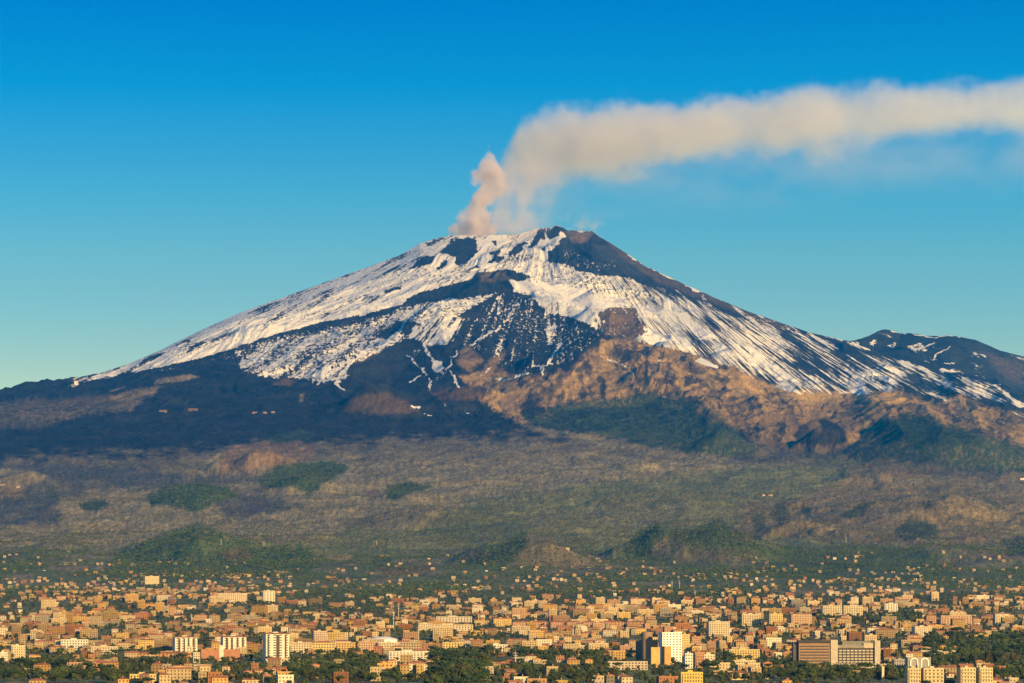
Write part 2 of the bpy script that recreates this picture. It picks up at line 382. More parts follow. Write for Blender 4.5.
# ------------------------------------------------------------------ land cover
def poly_sd(px, py, P):
    """signed distance to polygon in the map's own units, negative inside"""
    P = np.array(P, float); ins = np.zeros(px.shape, bool); best = np.full(px.shape, 1e9)
    for (a, b) in zip(P, np.roll(P, -1, 0)):
        vx, vy = b - a; L = vx * vx + vy * vy + 1e-9
        t = np.clip(((px - a[0]) * vx + (py - a[1]) * vy) / L, 0, 1)
        best = np.minimum(best, (px - a[0] - t * vx) ** 2 + (py - a[1] - t * vy) ** 2)
        c = (a[1] > py) != (b[1] > py)
        with np.errstate(divide='ignore', invalid='ignore'):
            xi = a[0] + (py - a[1]) * vx / (vy if vy != 0 else 1e-9)
        ins ^= c & (px < xi)
    d = np.sqrt(best); return np.where(ins, -d, d)
W1 = fbm(PXG / 14, PY / 9, 4, 41, .6); W2 = fbm(PXG / 14, PY / 9, 4, 42, .6)
W3 = fbm(PXG / 4.0, PY / 3.0, 3, 43, .6)
VIS = (PY < 720) & (PY > 200)
def pmask(P, soft=2.0, warp=5.0):
    P = [tuple(q) for q in P]
    xs = [q[0] for q in P]; ys = [q[1] for q in P]; m = soft + warp + 3
    m_ = VIS & (PXG > min(xs) - m) & (PXG < max(xs) + m) & (PY > min(ys) - m) & (PY < max(ys) + m)
    o = np.zeros(PXG.shape); ii = np.nonzero(m_)
    if len(ii[0]) == 0: return o
    sd = poly_sd(PXG[ii] + W1[ii] * warp, PY[ii] + W2[ii] * warp * .6, P)
    o[ii] = sstep(soft, -soft, sd + W3[ii] * warp * .35); return o
def line_mask(P, wd, warp=2.0):
    P = np.array(P, float); o = np.zeros(PXG.shape); m = wd * 3 + warp
    m_ = VIS & (PXG > P[:, 0].min() - m) & (PXG < P[:, 0].max() + m) & (PY > P[:, 1].min() - m) & (PY < P[:, 1].max() + m)
    ii = np.nonzero(m_)
    if len(ii[0]) == 0: return o
    x = PXG[ii] + W1[ii] * warp + W3[ii] * warp * .4; y = PY[ii] + W2[ii] * warp; best = np.full(x.shape, 1e9)
    for a, b in zip(P[:-1], P[1:]):
        vx, vy = b - a; t = np.clip(((x - a[0]) * vx + (y - a[1]) * vy) / (vx * vx + vy * vy + 1e-9), 0, 1)
        best = np.minimum(best, np.hypot(x - a[0] - t * vx, y - a[1] - t * vy))
    o[ii] = sstep(wd * 1.4, wd * .4, best); return o

def C(r, g, b_): return np.array([r, g, b_], float)
LAVA = C(.012, .016, .022); LAVAB_SHADE = C(.028, .030, .030); TAN = C(.325, .262, .112); OLIVE = C(.195, .192, .060)  # lava tones, which also paint the gully shade on the rim
FOREST = C(.040, .062, .024); GREEN = C(.095, .135, .035); ORANGE = C(.400, .255, .080); BROWN = C(.200, .130, .058)
PINK = C(.245, .200, .095); EARTH = C(.25, .19, .095); RED = C(.250, .175, .072)
COL = np.zeros((NR, NC, 3)); COL[:] = LAVA
def put(c, m):
    global COL
    COL += (np.asarray(c) - COL) * m[..., None]
spk0 = fbm(PXG / 3.0, PY / 1.8, 3, 53, .8)
nz = fbm(PXG / 22, PY / 8, 5, 51, .6); nf = fbm(PXG / 5, PY / 3, 4, 52, .7)
put(LAVAB_SHADE, np.clip(.5 + nz, 0, 1) * 1.0)
# plains below the volcano
edge = PY + nz * 14 + (PXG < 330) * 0
left_lo = np.interp(PXG, [0, 120, 300, 420, 560, 1024], [454, 450, 440, 433, 429, 440])
put(LAVAB_SHADE * .5 + TAN * .5, sstep(-2, 14, edge - left_lo))
put(TAN, sstep(14, 44, edge - left_lo) * np.clip(.75 + .5 * nf, 0, 1))
put(OLIVE, pmask([(480,498),(620,478),(740,468),(870,455),(1100,470),(1100,620),(-90,620),(-90,552),(60,548),(330,540),(350,520),(440,512)], 5, 10) * .92)
put(TAN * .8, pmask([(500,520),(640,505),(740,510),(720,525),(600,530)], 8, 14) * .45)
# dark lava flows
for P in [[(210,492),(255,492),(300,505),(260,516),(225,520),(215,505)], [(-90,462),(150,468),(200,478),(60,497),(60,525),(-90,530)], [(130,487),(200,478),(300,470),(250,480),(160,490)]]:
    put(LAVAB_SHADE * 2.2, pmask(P, 5, 9) * .8)
# foothill vegetation and fields
put(GREEN * .9, sstep(546, 556, PY + nz * 12) * np.clip(.62 + .9 * nf, 0, 1))
put(EARTH, sstep(548, 558, PY) * sstep(.0, .4, fbm(PXG / 45, PY / 6, 4, 61)) * .8)
put(GREEN, pmask([(115,556),(150,540),(198,523),(232,538),(300,548),(330,562),(300,575),(180,580),(110,572)], 3, 6) * np.clip(.85 + .6 * nf, 0, 1))
put(BROWN, pmask([(222,552),(252,546),(252,560),(225,564)], 2, 4) * .8)
put(GREEN * .8, pmask([(147,496),(165,487),(200,484),(225,486),(238,496),(215,503),(196,513),(175,507),(150,503)], 1.5, 4))
put(GREEN * .7, pmask([(259,478),(275,466),(305,462),(335,461),(349,468),(330,480),(310,495),(290,486),(262,488)], 1.5, 4))
put(BROWN * 1.15, pmask([(212,462),(230,448),(262,440),(300,440),(320,448),(310,460),(270,468),(222,474)], 2, 5) * .85)
put(TAN, pmask([(203,466),(212,456),(222,452),(220,468),(208,472)], 2, 3))
put(FOREST, pmask([(262,437),(300,430),(320,436),(300,441),(270,443)], 2, 5) * .8)
put(GREEN * .7, pmask([(388,486),(410,482),(434,488),(410,493),(395,501),(385,497)], 2, 5))
put(BROWN, pmask([(362,492),(378,490),(384,500),(370,502)], 2, 4) * .7)
put(PINK * .8, pmask([(345,520),(400,508),(440,508),(450,520),(400,530),(350,528)], 3, 7) * .8)
put(GREEN * .7, pmask([(445,508),(500,510),(560,540),(480,545),(440,530)], 6, 10) * .4)
put(PINK, pmask([(-90,468),(35,469),(47,478),(30,485),(-90,492)], 2, 5) * .9)
put(RED * 1.1, pmask([(-90,485),(20,486),(28,498),(-90,506)], 2, 5) * .8)
put(PINK * .8, pmask([(80,482),(105,478),(110,488),(85,490)], 2, 5) * .7)
put(GREEN * .6, pmask([(80,503),(108,498),(108,508),(85,512)], 2, 5)); put(GREEN * .6, pmask([(45,486),(60,484),(62,500),(45,500)], 2, 6) * .5)
# hills beside the town
for P in [[(452,560),(495,548),(520,533),(528,532),(528,548),(510,560),(470,562)], [(622,550),(640,530),(660,523),(662,533),(655,545),(650,556),(625,556)],
          [(680,545),(695,530),(718,521),(740,535),(770,553),(740,560),(700,556)]]:
    put(FOREST * 1.1, pmask(P, 2, 5) * np.clip(.9 + .6 * nf, 0, 1))
put(GREEN * .75, pmask([(630,545),(660,524),(690,530),(718,520),(745,535),(790,556),(700,566),(630,560)], 4, 7) * .75)
put(EARTH * .75, pmask([(668,536),(700,548),(760,552),(800,562),(700,566),(668,560)], 4, 8) * .6)
put(EARTH * .85, pmask([(528,534),(545,536),(600,555),(620,570),(500,570),(520,555)], 3, 5) * .75)
put(EARTH * 1.1, pmask([(655,541),(668,538),(672,545),(668,556),(652,558)], 1.5, 3) * .9)
put(PINK * .8, pmask([(440,545),(480,548),(490,556),(450,562)], 4, 7) * .7)
put(BROWN, pmask([(380,569),(420,563),(440,566),(420,574),(385,574)], 2, 4) * .8)
put(GREEN * .8, pmask([(780,545),(860,545),(905,545),(960,560),(1000,580),(800,585),(740,565)], 5, 9) * np.clip(.7 + .6 * nf, 0, 1))
# red brown ground on the right
RB = pmask([(742,505),(800,498),(850,475),(862,463),(900,462),(960,468),(1100,478),(1100,575),(1010,560),(960,550),(900,545),(740,536)], 4, 9)
put(RED, RB * .85); put(PINK * .9, RB * sstep(0, .35, nz) * .8)
for P in [[(770,515),(780,500),(790,512),(782,530)],[(752,520),(762,512),(765,530),(757,532)],[(838,515),(870,500),(880,502),(850,520)],[(892,535),(910,515),(935,525),(940,540),(910,540)],
          [(980,495),(1000,502),(1008,510),(995,508)],[(800,505),(812,508),(815,520),(805,516)],[(838,470),(850,466),(842,478)],[(1000,540),(1030,535),(1030,556),(1010,556)],[(918,503),(930,500),(934,506),(922,508)]]:
    put(FOREST * .9, pmask(P, 1.5, 5) * .8)
put(EARTH, pmask([(945,555),(985,552),(1010,565),(960,572),(935,566)], 3, 5) * .6)
# the southern rim: orange grass, forest below
B1 = pmask([(462,378),(490,366),(520,378),(555,374),(580,358),(604,342),(615,335),(640,342),(665,345),(700,355),(735,366),(768,385),(800,391),(905,391),(930,404),(960,397),(1000,410),(1100,425),
   (1100,455),(1000,444),(960,430),(915,416),(895,420),(880,438),(860,445),(850,448),(800,452),(760,445),(740,430),(700,415),(650,402),(600,408),(560,408),(545,422),(520,422),(500,412),(480,400)], 3, 8)
put(ORANGE, B1 * np.clip(.92 + .5 * nf, 0, 1))
put(BROWN * .9, B1 * sstep(.16, .6, fbm(PXG / 26, PY / 15, 3, 71)) * .65)
put(BROWN * 1.0, B1 * sstep(395, 425, PY + nz * 12) * sstep(650, 760, PXG) * .55)
put(LAVAB_SHADE, B1 * sstep(.28, .42, fbm(PXG / 12 + PY / 40, PY / 13, 4, 73)) * .85)
put(ORANGE * 1.15, pmask([(690,368),(740,372),(790,392),(905,393),(912,402),(870,403),(790,402),(730,390)], 2, 4) * .8)
pg_ = np.arctan2(PXG - 590, PY - 230); gul_shade = ridged(pg_ * 9 + W1 * .35, PY / 70 + W2 * .25, 3, 75)
put(LAVAB_SHADE, B1 * sstep(.58, .82, gul_shade) * .75)  # gully shade put into the ground colour as dark radial lines
F1 = pmask([(522,408),(545,408),(565,403),(600,400),(650,393),(668,396),(690,402),(700,420),(725,430),(760,446),(752,457),(720,456),(650,446),(590,432),(540,428),(525,418)], 1.5, 6)
put(FOREST * 1.1, F1 * np.clip(.95 + 1.7 * nf + .9 * spk0, .25, 1))
put(FOREST * 1.0, pmask([(668,392),(690,398),(720,412),(745,432),(720,440),(690,425)], 3, 9) * .6)
put(FOREST * .85, pmask([(868,432),(888,418),(908,411),(934,417),(978,433),(1024,446),(1110,455),(1110,472),(1000,472),(940,468),(900,460),(850,458),(845,448)], 2, 8) * np.clip(.8 + 1.4 * nf + .3 * spk0, .2, 1))
put(LAVA * 1.4, pmask([(793,436),(800,425),(815,419),(825,418),(845,428),(848,442),(830,446),(800,444)], 1.5, 3) * .9)
put(BROWN, pmask([(808,424),(818,419),(822,425),(816,436)], 1.5, 3) * .8)
put(LAVAB_SHADE * 1.5, pmask([(770,440),(850,445),(1000,470),(1000,480),(850,470),(720,462)], 4, 6) * .5)
put(TAN * .8, pmask([(520,424),(545,428),(590,435),(650,448),(700,458),(700,462),(640,452),(580,440),(530,430)], 1.2, 3) * .7)
for P in [[(478,375),(490,358),(505,352),(500,362),(490,374)],[(458,352),(470,345),(482,360),(470,372),(458,366)],[(500,400),(515,392),(515,408),(505,410)]]:
    put(BROWN * 1.3, pmask(P, 2, 4) * .8)
for P in [[(543,392),(556,380),(562,368),(575,356),(590,350),(578,364),(560,385),(548,402)],[(588,388),(593,384),(594,396),(590,396)],[(600,383),(604,378),(607,386),(605,392),(600,398)],
          [(604,350),(617,345),(622,352),(640,355),(645,360),(625,360),(610,356)],[(635,362),(643,378),(642,388),(636,380),(632,370)],[(645,362),(650,360),(648,372),(644,378)],
          [(655,380),(664,376),(680,376),(672,383),(660,383)],[(670,400),(695,396),(700,402),(680,405)],[(525,395),(540,390),(542,405),(530,412)],[(515,405),(530,400),(545,412),(530,420)],
          [(607,334),(625,336),(622,340),(610,339)], [(628,346),(634,341),(640,346),(634,352)],[(716,398),(722,386),(728,392),(722,402)],[(745,400),(752,396),(752,404)]]:
    put(LAVA, pmask(P, 1.6, 7) * .75)  # shaded ravines of the rim, painted as dark patches
# upper slopes: dark lava, reddish peaks
put(BROWN * .9, pmask([(602,312),(612,306),(630,306),(642,318),(645,332),(635,342),(622,336),(612,338),(600,326)], 3, 9) * .8)
put(BROWN * .9, pmask([(478,276),(488,272),(505,273),(512,279),(495,282),(482,282)], 2, 3) * .7)
put(BROWN * 1.2, pmask([(566,232),(580,231),(592,233),(588,242),(572,244)], 2, 3) * .8)
put(LAVAB_SHADE * 1.6, pmask([(590,245),(612,246),(640,266),(660,280),(625,272),(600,258)], 2, 4) * .6)
put(BROWN * .55, pmask([(600,236),(640,260),(680,280),(740,306),(790,326),(780,330),(720,306),(660,284),(620,256)], 2, 3) * .7)
put(BROWN * .55, pmask([(345,400),(365,395),(385,392),(405,400),(420,412),(380,415),(345,412)], 2, 4) * .8)
put(BROWN * .5, pmask([(428,392),(455,387),(475,386),(492,394),(480,400),(440,400)], 2, 4) * .9)
put(LAVAB_SHADE * 1.2, pmask([(395,340),(410,345),(400,375),(385,392),(360,388),(350,372),(372,360)], 4, 5) * .7)
put(BROWN * .9, pmask([(350,362),(370,348),(385,344),(380,352),(362,362)], 1.5, 3) * .7)
put(EARTH * .8, pmask([(120,407),(112,398),(136,388),(160,386),(155,394),(140,402),(130,412)], 1.5, 3) * .75)
put(EARTH * 1.3, pmask([(152,383),(165,378),(192,374),(200,377),(182,381),(160,383)], 1, 2) * .8)
put(EARTH * .6, pmask([(-90,412),(40,398),(95,396),(133,392),(135,410),(90,412),(40,428),(-90,430)], 3, 6) * .55)
put(EARTH * .9, pmask([(10,412),(80,405),(130,408),(110,413),(60,420),(20,422)], 2, 5) * np.clip(.4 + nf, 0, 1) * .7)
put(EARTH, pmask([(108,391),(125,386),(127,387),(112,392)], .8, 1) * .8)
put(BROWN * .7, pmask([(272,384),(285,378),(295,382),(290,386)], 1, 2) * .8)
put(EARTH * .8, pmask([(300,395),(304,393),(303,402),(298,403)], 1, 2) * .7)
put(LAVAB_SHADE * 1.3, pmask([(950,350),(985,350),(1024,362),(1024,392),(990,380),(960,372)], 4, 6) * .7)
put(BROWN * .6, pmask([(985,352),(1024,362),(1024,385),(1000,372)], 4, 6) * .5)  # sunlit right side of the far hill, its light put into the colour
# ---- snow cover
pang = np.arctan2(PXG - 548, PY - 185); prad = np.hypot(PXG - 548, PY - 185)
stk = fbm(pang * 42, prad / 42, 4, 81, .65); stk2 = fbm(pang * 16, prad / 60, 3, 82, .6)
stk = stk * 1.9; stk2 = stk2 * 1.7
spk = 1.25 * fbm(PXG / 3.0, PY / 2.0, 3, 83, .8); blo = fbm(PXG / 26, PY / 10, 3, 84)
curl = ridged((PXG + W1 * 14) / 13, (PY + W2 * 9) / 9, 3, 85)
SN = np.zeros((NR, NC)) - .4
def snow(v, m):
    global SN
    SN += (v - SN) * m
SM = pmask([(66,387),(100,380),(136,372),(197,359),(244,346),(280,333),(313,324),(365,315),(400,304),(435,290),(468,280),(502,271),(530,278),(518,285),(508,290),(530,297),(550,314),(575,319),
   (598,330),(640,343),(665,348),(700,356),(735,368),(768,387),(800,394),(870,394),(870,320),(700,270),(600,215),(450,215),(300,270),(60,365)], 1.5, 3)
snow(.71 + .24 * stk + .16 * spk + .34 * blo - .35 * sstep(150, 80, PXG), SM)
upl = pmask([(95,378),(150,352),(250,306),(400,250),(430,250),(400,285),(330,305),(240,335),(150,366)], 4, 4)
snow(.68 + .38 * stk + .22 * spk, upl * .9)
snow(1.15, pmask([(135,373),(197,355),(260,334),(330,318),(375,303),(418,290),(420,297),(395,306),(330,320),(260,338),(197,359),(136,372)], 1.5, 2) * .95)
# right flank
RF = pmask([(600,275),(650,285),(700,297),(760,316),(830,338),(880,354),(950,370),(1024,395),(1110,425),(1110,445),(1000,412),(900,394),(800,394),(768,387),(735,368),(700,356),(660,346),(640,320)], 3, 3)
fall = np.interp(PXG, [600, 700, 800, 840, 900, 1030], [.54, .47, .46, .38, .32, .27])
snow(fall + .22 * stk + .34 * stk2, RF)
snow(.15 + .6 * stk + .3 * spk, pmask([(640,265),(700,291),(760,315),(840,341),(840,347),(760,325),(700,303),(650,287),(620,272)], 2, 3) * .9)
snow(.58 + .4 * spk + .15 * stk, pmask([(545,262),(600,276),(640,287),(665,300),(620,298),(580,290),(548,278)], 3, 3))
snow(.62 + .5 * curl * .5 + .3 * spk, pmask([(560,290),(620,296),(670,310),(680,330),(640,318),(600,306)], 4, 4) * .8)
for P in [[(405,262),(470,270),(560,262),(590,275),(560,285),(480,272),(440,285),(405,285)]]:
    snow(.66 + .42 * spk, pmask(P, 4, 4) * .9)
for P in [[(508,279),(535,283),(560,288),(600,298),(640,308),(610,309),(570,304),(545,300),(530,294),(515,288)],[(410,292),(425,278),(405,283),(380,298),(375,306),(400,304)],
          [(668,298),(680,308),(700,326),(712,340),(700,338),(680,320),(665,304)],[(634,322),(650,330),(672,340),(660,345),(640,338),(632,330)],[(436,256),(447,254),(440,264),(432,272),(430,266)],
          [(447,262),(455,258),(457,264),(448,272),(443,272)],[(478,252),(490,246),(495,250),(480,262),(466,268),(472,260)],[(476,241),(500,238),(510,240),(500,247),(482,250)],
          [(547,238),(562,232),(560,240),(548,250),(544,262),(538,254)],[(700,357),(722,368),(712,368),(695,362)]]:
    snow(1.1, pmask(P, 1.2, 2))
snow(.12 + .5 * spk + .3 * blo, pmask([(602,312),(612,306),(630,306),(642,318),(645,332),(635,342),(622,336),(612,338),(600,326)], 3, 9))
# dark ground free of snow on the upper cone
for P, v in [([(451,240),(474,238),(477,252),(461,265),(455,264),(456,256),(442,252)], -.5), ([(412,268),(423,257),(434,256),(428,263),(418,267)], -.3), ([(437,270),(446,260),(447,264),(440,271)], -.2),
    ([(489,253),(500,249),(495,257)], -.3), ([(489,263),(496,257),(506,258)], -.3), ([(506,255),(519,243),(529,241),(521,250),(512,256)], -.3), ([(530,248),(539,230),(546,229),(544,238)], -.3),
    ([(467,270),(475,265),(479,267)], -.2), ([(558,227),(568,231),(593,232),(614,244),(633,260),(660,274),(700,293),(700,299),(674,288),(649,287),(628,276),(601,275),(584,271),(563,264),(547,260),(548,252),(560,243),(567,234)], -.4),
    ([(437,296),(444,289),(467,281),(477,274),(502,271),(516,271),(530,278),(519,276),(504,278),(495,282),(479,289),(470,290),(467,285)], -.3), ([(400,308),(410,298),(426,291),(435,290),(426,300),(409,308)], -.2),
    ([(432,239),(445,238),(430,246),(424,244)], .2), ([(492,241),(498,240),(497,246)], -.2), ([(555,226),(562,227),(558,236),(549,240),(547,232)], -.1),
    ([(386,291),(402,286),(402,289),(390,293)], -.1),([(540,247),(548,243),(545,252)], .2)]:
    snow(v + .45 * spk + .2 * stk, pmask(P, 1.6, 4))
snow(.3 + .55 * spk, pmask([(557,248),(574,246),(584,256),(600,262),(617,258),(622,270),(600,273),(580,268),(563,262)], 3, 3) * .8)
# streaked band under the left arm, curly patches, dark faces
snow(.22 + .4 * spk + .3 * blo, pmask([(100,383),(136,374),(197,361),(260,340),(313,326),(365,317),(400,306),(420,300),(395,315),(340,330),(280,345),(240,358),(150,375)], 2, 2))
CP = pmask([(235,352),(300,335),(365,322),(420,303),(440,300),(475,296),(500,292),(475,308),(445,322),(415,336),(385,350),(352,366),(348,380),(325,384),(295,380),(262,378),(240,368)], 3, 5)
snow(.40 + .50 * curl * .6 + .28 * spk + .2 * stk, CP)
snow(.5 + .3 * curl + .25 * spk, pmask([(440,300),(500,292),(470,312),(430,328),(400,342),(410,325)], 3, 4) * .8)
for P in [[(401,333),(410,322),(416,322),(408,334)],[(378,336),(398,322),(404,322),(385,338)],[(458,316),(480,304),(500,293),(492,306),(470,320)]]:
    snow(-.2, pmask(P, 1.2, 2))
snow(.62 + .6 * stk + .2 * spk, pmask([(410,335),(426,325),(436,318),(468,316),(460,334),(448,346),(423,346)], 3, 4))
snow(.12 + .9 * np.clip(stk2, -1, 1) * .6 + .3 * spk, pmask([(415,348),(450,345),(462,360),(458,385),(430,392),(405,372)], 4, 4) * .8)
DF = pmask([(504,292),(530,297),(552,315),(575,319),(602,333),(580,355),(560,368),(545,374),(515,378),(492,360),(462,345),(462,322),(480,305)], 2, 3)
snow(.12 + .45 * spk + .35 * stk + .3 * blo, DF)
snow(.30 + .50 * spk, pmask([(515,305),(550,320),(600,335),(585,352),(560,350),(530,335),(505,330),(500,312)], 5, 5) * .8)
snow(.30 + .5 * spk + .2 * stk, pmask([(470,330),(500,305),(520,310),(505,340),(480,345)], 5, 5) * .7)
for P in [[(497,296),(503,294),(500,310),(497,318)],[(515,300),(520,304),(508,320),(505,322)],[(548,322),(556,326),(553,340),(548,334)]]:
    snow(.62 + .5 * spk, pmask(P, 1.5, 3) * .9)
for P, wd in [([(560,345),(555,354),(548,363),(541,366),(543,375)], 1.9), ([(530,368),(548,362)], 1.4), ([(500,340),(498,350),(497,357)], 1.2), ([(549,328),(550,345)], 1.4), ([(407,355),(418,366),(428,375)], 1.2), ([(450,370),(455,380),(459,387)], 1.3),
    ([(430,379),(431,390)], 1.2), ([(425,346),(434,362),(441,370)], 1.8), ([(456,350),(452,362),(446,370)], 1.1), ([(470,345),(488,335),(500,326)], 1.2), ([(410,383),(420,376)], 1.1), ([(410,407),(418,408)], 1.8),
    ([(424,412),(432,415)], .9), ([(464,413),(470,416)], .7), ([(482,375),(488,368)], 1.2), ([(492,378),(510,379),(528,373)], 1.4), ([(320,358),(328,366),(322,378),(317,384)], 1.6), ([(335,384),(345,388)], 1.3), ([(600,356),(618,362),(628,368),(635,378)], .9),
    ([(648,376),(654,366),(662,356)], .5), ([(445,405),(446,402)], .8)]:
    snow(.75 + .5 * spk, line_mask(P, wd * .95, 3.5))
for P in [[(431,360),(442,362),(444,368),(437,373),(432,369)],[(338,378),(342,382),(334,384)]]:
    snow(.9, pmask(P, 1, 2))
STKA = .5 + 1.45 * RF * (1 - .2 * sstep(840, 900, PXG)) + 0.95 * SM
ISOA = 1.7 - 1.1 * RF - .4 * SM
# far hill on the right
FH = pmask([(843,341),(862,337),(885,330),(950,335),(1000,350),(1110,384),(1110,425),(1024,395),(990,379),(950,368),(915,361),(880,351)], 1.5, 1)
snow(-.12 + .55 * stk, FH)
for P in [[(845,342),(862,340),(858,346)],[(864,344),(880,338),(874,347)],[(884,346),(896,340),(893,350)],[(905,346),(920,342),(930,352),(915,352)]]:
    snow(.65 + .4 * spk, pmask(P, 1.5, 3) * .9)
for P in [[(932,358),(944,350),(950,346)],[(925,346),(935,343)],[(945,364),(955,363)],[(890,331),(905,334)],[(912,333),(930,337),(950,336),(960,338)]]:
    snow(.7, line_mask(P, .9, 3))
for P in [[(978,380),(990,384),(1006,394),(1020,405)],[(985,383),(1000,386)],[(940,370),(965,372),(985,379)]]:
    snow(.62 + .4 * stk, line_mask(P, 1.6, 3) * .9)
for P in [[(66,386),(76,382),(80,384),(72,388)]]: snow(.6, pmask(P, 1, 1))
# scattered leaf-off speckle everywhere on the ground cover
COL *= (1 + (.40 - .22 * B1) * nf + (.28 - .12 * B1) * spk + .16 * nz)[..., None] * 1.0
COL = np.clip(COL, .008, .6)
# city ground
town = sstep(575, 600, PY)
gd = fbm(PXG / 30, PY / 6, 4, 91)
COL += ((GREEN * .75 + EARTH * .45) * (1 + .4 * gd)[..., None] - COL) * (town * .75)[..., None]

V = np.stack([XG, Ygrid, Z], -1).reshape(-1, 3)
idx = np.arange(NR * NC).reshape(NR, NC)
Fq = np.stack([idx[:-1, :-1], idx[:-1, 1:], idx[1:, 1:], idx[1:, :-1]], -1).reshape(-1, 4)
ter = raw_mesh('volcano_terrain', V, Fq, M_TER, np.concatenate([COL, np.ones((NR, NC, 1))], -1).reshape(-1, 4), {'snow': SN, 'flowu': pang * 210, 'flowv': prad / 34, 'stka': STKA, 'isoa': ISOA}, smooth=True)
tag(ter, kind='structure')

def ground(x, y):
    """height of the ground mesh under a point"""
    s = 512 + F * x / y; j = (s - PXC[0]) / (PXC[1] - PXC[0]); i = np.interp(y, YR, np.arange(NR))
    j = np.clip(j, 0, NC - 1.001); i = np.clip(i, 0, NR - 1.001); j0 = np.floor(j).astype(int); i0 = np.floor(i).astype(int); tj = j - j0; ti = i - i0
    return (Z[i0, j0] * (1 - ti) * (1 - tj) + Z[i0 + 1, j0] * ti * (1 - tj) + Z[i0, j0 + 1] * (1 - ti) * tj + Z[i0 + 1, j0 + 1] * ti * tj)
def where(px, py):
    """ground point seen at a place of the picture"""
    j = int(np.clip(round((px - PXC[0]) / (PXC[1] - PXC[0])), 0, NC - 1)); c = PY[:, j]
    i = max(int(np.argmax(c <= py)), 1); t = float(np.clip((c[i - 1] - py) / max(c[i - 1] - c[i], 1e-6), 0, 1)); Y = YR[i - 1] + t * (YR[i] - YR[i - 1])
    x = (px - 512) / F * Y; return x, Y, float(ground(x, Y))
# ------------------------------------------------------------------ town
WALLS = {'cream': (.66,.54,.35), 'ochre': (.60,.40,.15), 'off-white': (.76,.69,.56), 'pink': (.58,.38,.23), 'terracotta': (.42,.21,.10), 'tan': (.46,.35,.20), 'grey': (.38,.36,.32), 'yellow': (.66,.50,.20)}
WN = list(WALLS); WP = [.34, .14, .15, .08, .07, .12, .02, .08]
TILE = (.34, .14, .07); FLATR = (.27, .23, .18); DARK = (.05, .05, .055)
occ = {}
def occ_key(x, y): return (int(x // 30), int(y // 30))
def free(x, y, r, tree=False):
    kx, ky = occ_key(x, y)
    for i in range(-2, 3):
        for j in range(-2, 3):
            for (a, b, q) in occ.get((kx + i, ky + j), ()):
                if (a - x) ** 2 + (b - y) ** 2 < (q + r) ** 2: return False
    return True
def take(x, y, r): occ.setdefault(occ_key(x, y), []).append((x, y, r))
def take_rect(x, y, w, d, rot):
    n = max(1, int(math.ceil(w / max(d, 8.0)))); r = min(w, d) / 2 * 1.15
    for k in range(n):
        t = -w / 2 + w * (k + .5) / n; take(x + t * math.cos(rot), y + t * math.sin(rot), r)
VB_S = 3
landmarks = []            # (px, description) used to tell neighbours apart

def big(name, label, cat, pl, pr, top, base, depth=14, rot=.25, wc='cream', roof='flat', cols=0, balc=False, group=None, hut=True, blind=False, tile_over=.6, reserve=True, stripes=()):
    """a building measured in the picture: left, right, top and foot rows"""
    pc = (pl + pr) / 2; x, Y, z = where(pc, base); m = Y / F
    full = (pr - pl) * m; Wd = max((full - depth * math.sin(abs(rot))) / math.cos(rot), 4.0); H = (base - top) * m
    c = WALLS[wc] if isinstance(wc, str) else wc
    if name != 'office_tower': c = tuple(q * .84 for q in c)
    root = empty(name, (x, Y + depth / 2, z), rot); tag(root, label, cat, group)
    hw, hd = Wd / 2, depth / 2
    wb = MB(); wb.box(-hw, hw, -hd, hd, -5, H, c, 0.0 if cols or blind else 1.0, top=FLATR); wb.build('wall', M_FAC, root)
    for (fa, fw) in stripes:
        q = MB(); q.box(-hw + Wd * fa, -hw + Wd * (fa + fw), -hd - .12, -hd - .02, 1.5, H - 1.2, (.09, .07, .06), bottom=True); q.build('loggia_strip', M_FAC, root)
    nfl = max(1, round(H / 3.1)); fh = H / nfl
    if cols:
        cw = Wd / cols; p = MB(); p.box(-cw * .24, cw * .24, -.05, .04, 0, fh * .5, (.05, .05, .06), bottom=True); pm = p.mesh('window'); pm.materials.append(M_GLS)
        n = 0
        for f in range(nfl):
            for k in range(cols):
                if n >= 96: break
                o = bpy.data.objects.new('window', pm); col.objects.link(o); o.parent = root; o.location = (-hw + cw * (k + .5), -hd, f * fh + fh * .3); n += 1
    if balc:
        p = MB(); p.box(-hw * .86, hw * .86, -1.3, 0, 0, 1.0, tuple(min(1, q * 1.08) for q in c), bottom=True); pm = p.mesh('balcony'); pm.materials.append(M_FAC)
        for f in range(1, nfl):
            o = bpy.data.objects.new('balcony', pm); col.objects.link(o); o.parent = root; o.location = (0, -hd - .01, f * fh - .1)
    r = MB()
    if roof == 'flat':
        t = .5
        for a in ((-hw - .1, hw + .1, -hd - .1, -hd + .3), (-hw - .1, hw + .1, hd - .3, hd + .1), (-hw - .1, -hw + .3, -hd + .3, hd - .3), (hw - .3, hw + .1, -hd + .3, hd - .3)):
            r.box(*a, H, H + .9, c)
        ro = r.build('roof', M_FAC, root)
    else:
        r.hip(-hw, hw, -hd, hd, H + .02, 2.2, TILE, over=tile_over); ro = r.build('roof', M_FAC, root)
    if hut:
        h = MB(); h.box(-hw * .3, hw * .15, -hd * .3, hd * .5, H, H + 2.6, c, top=FLATR); h.build('stair_head', M_FAC, root)
    if reserve: take_rect(x, Y + depth / 2, Wd, depth, rot)
    return root, Wd, depth, H, c

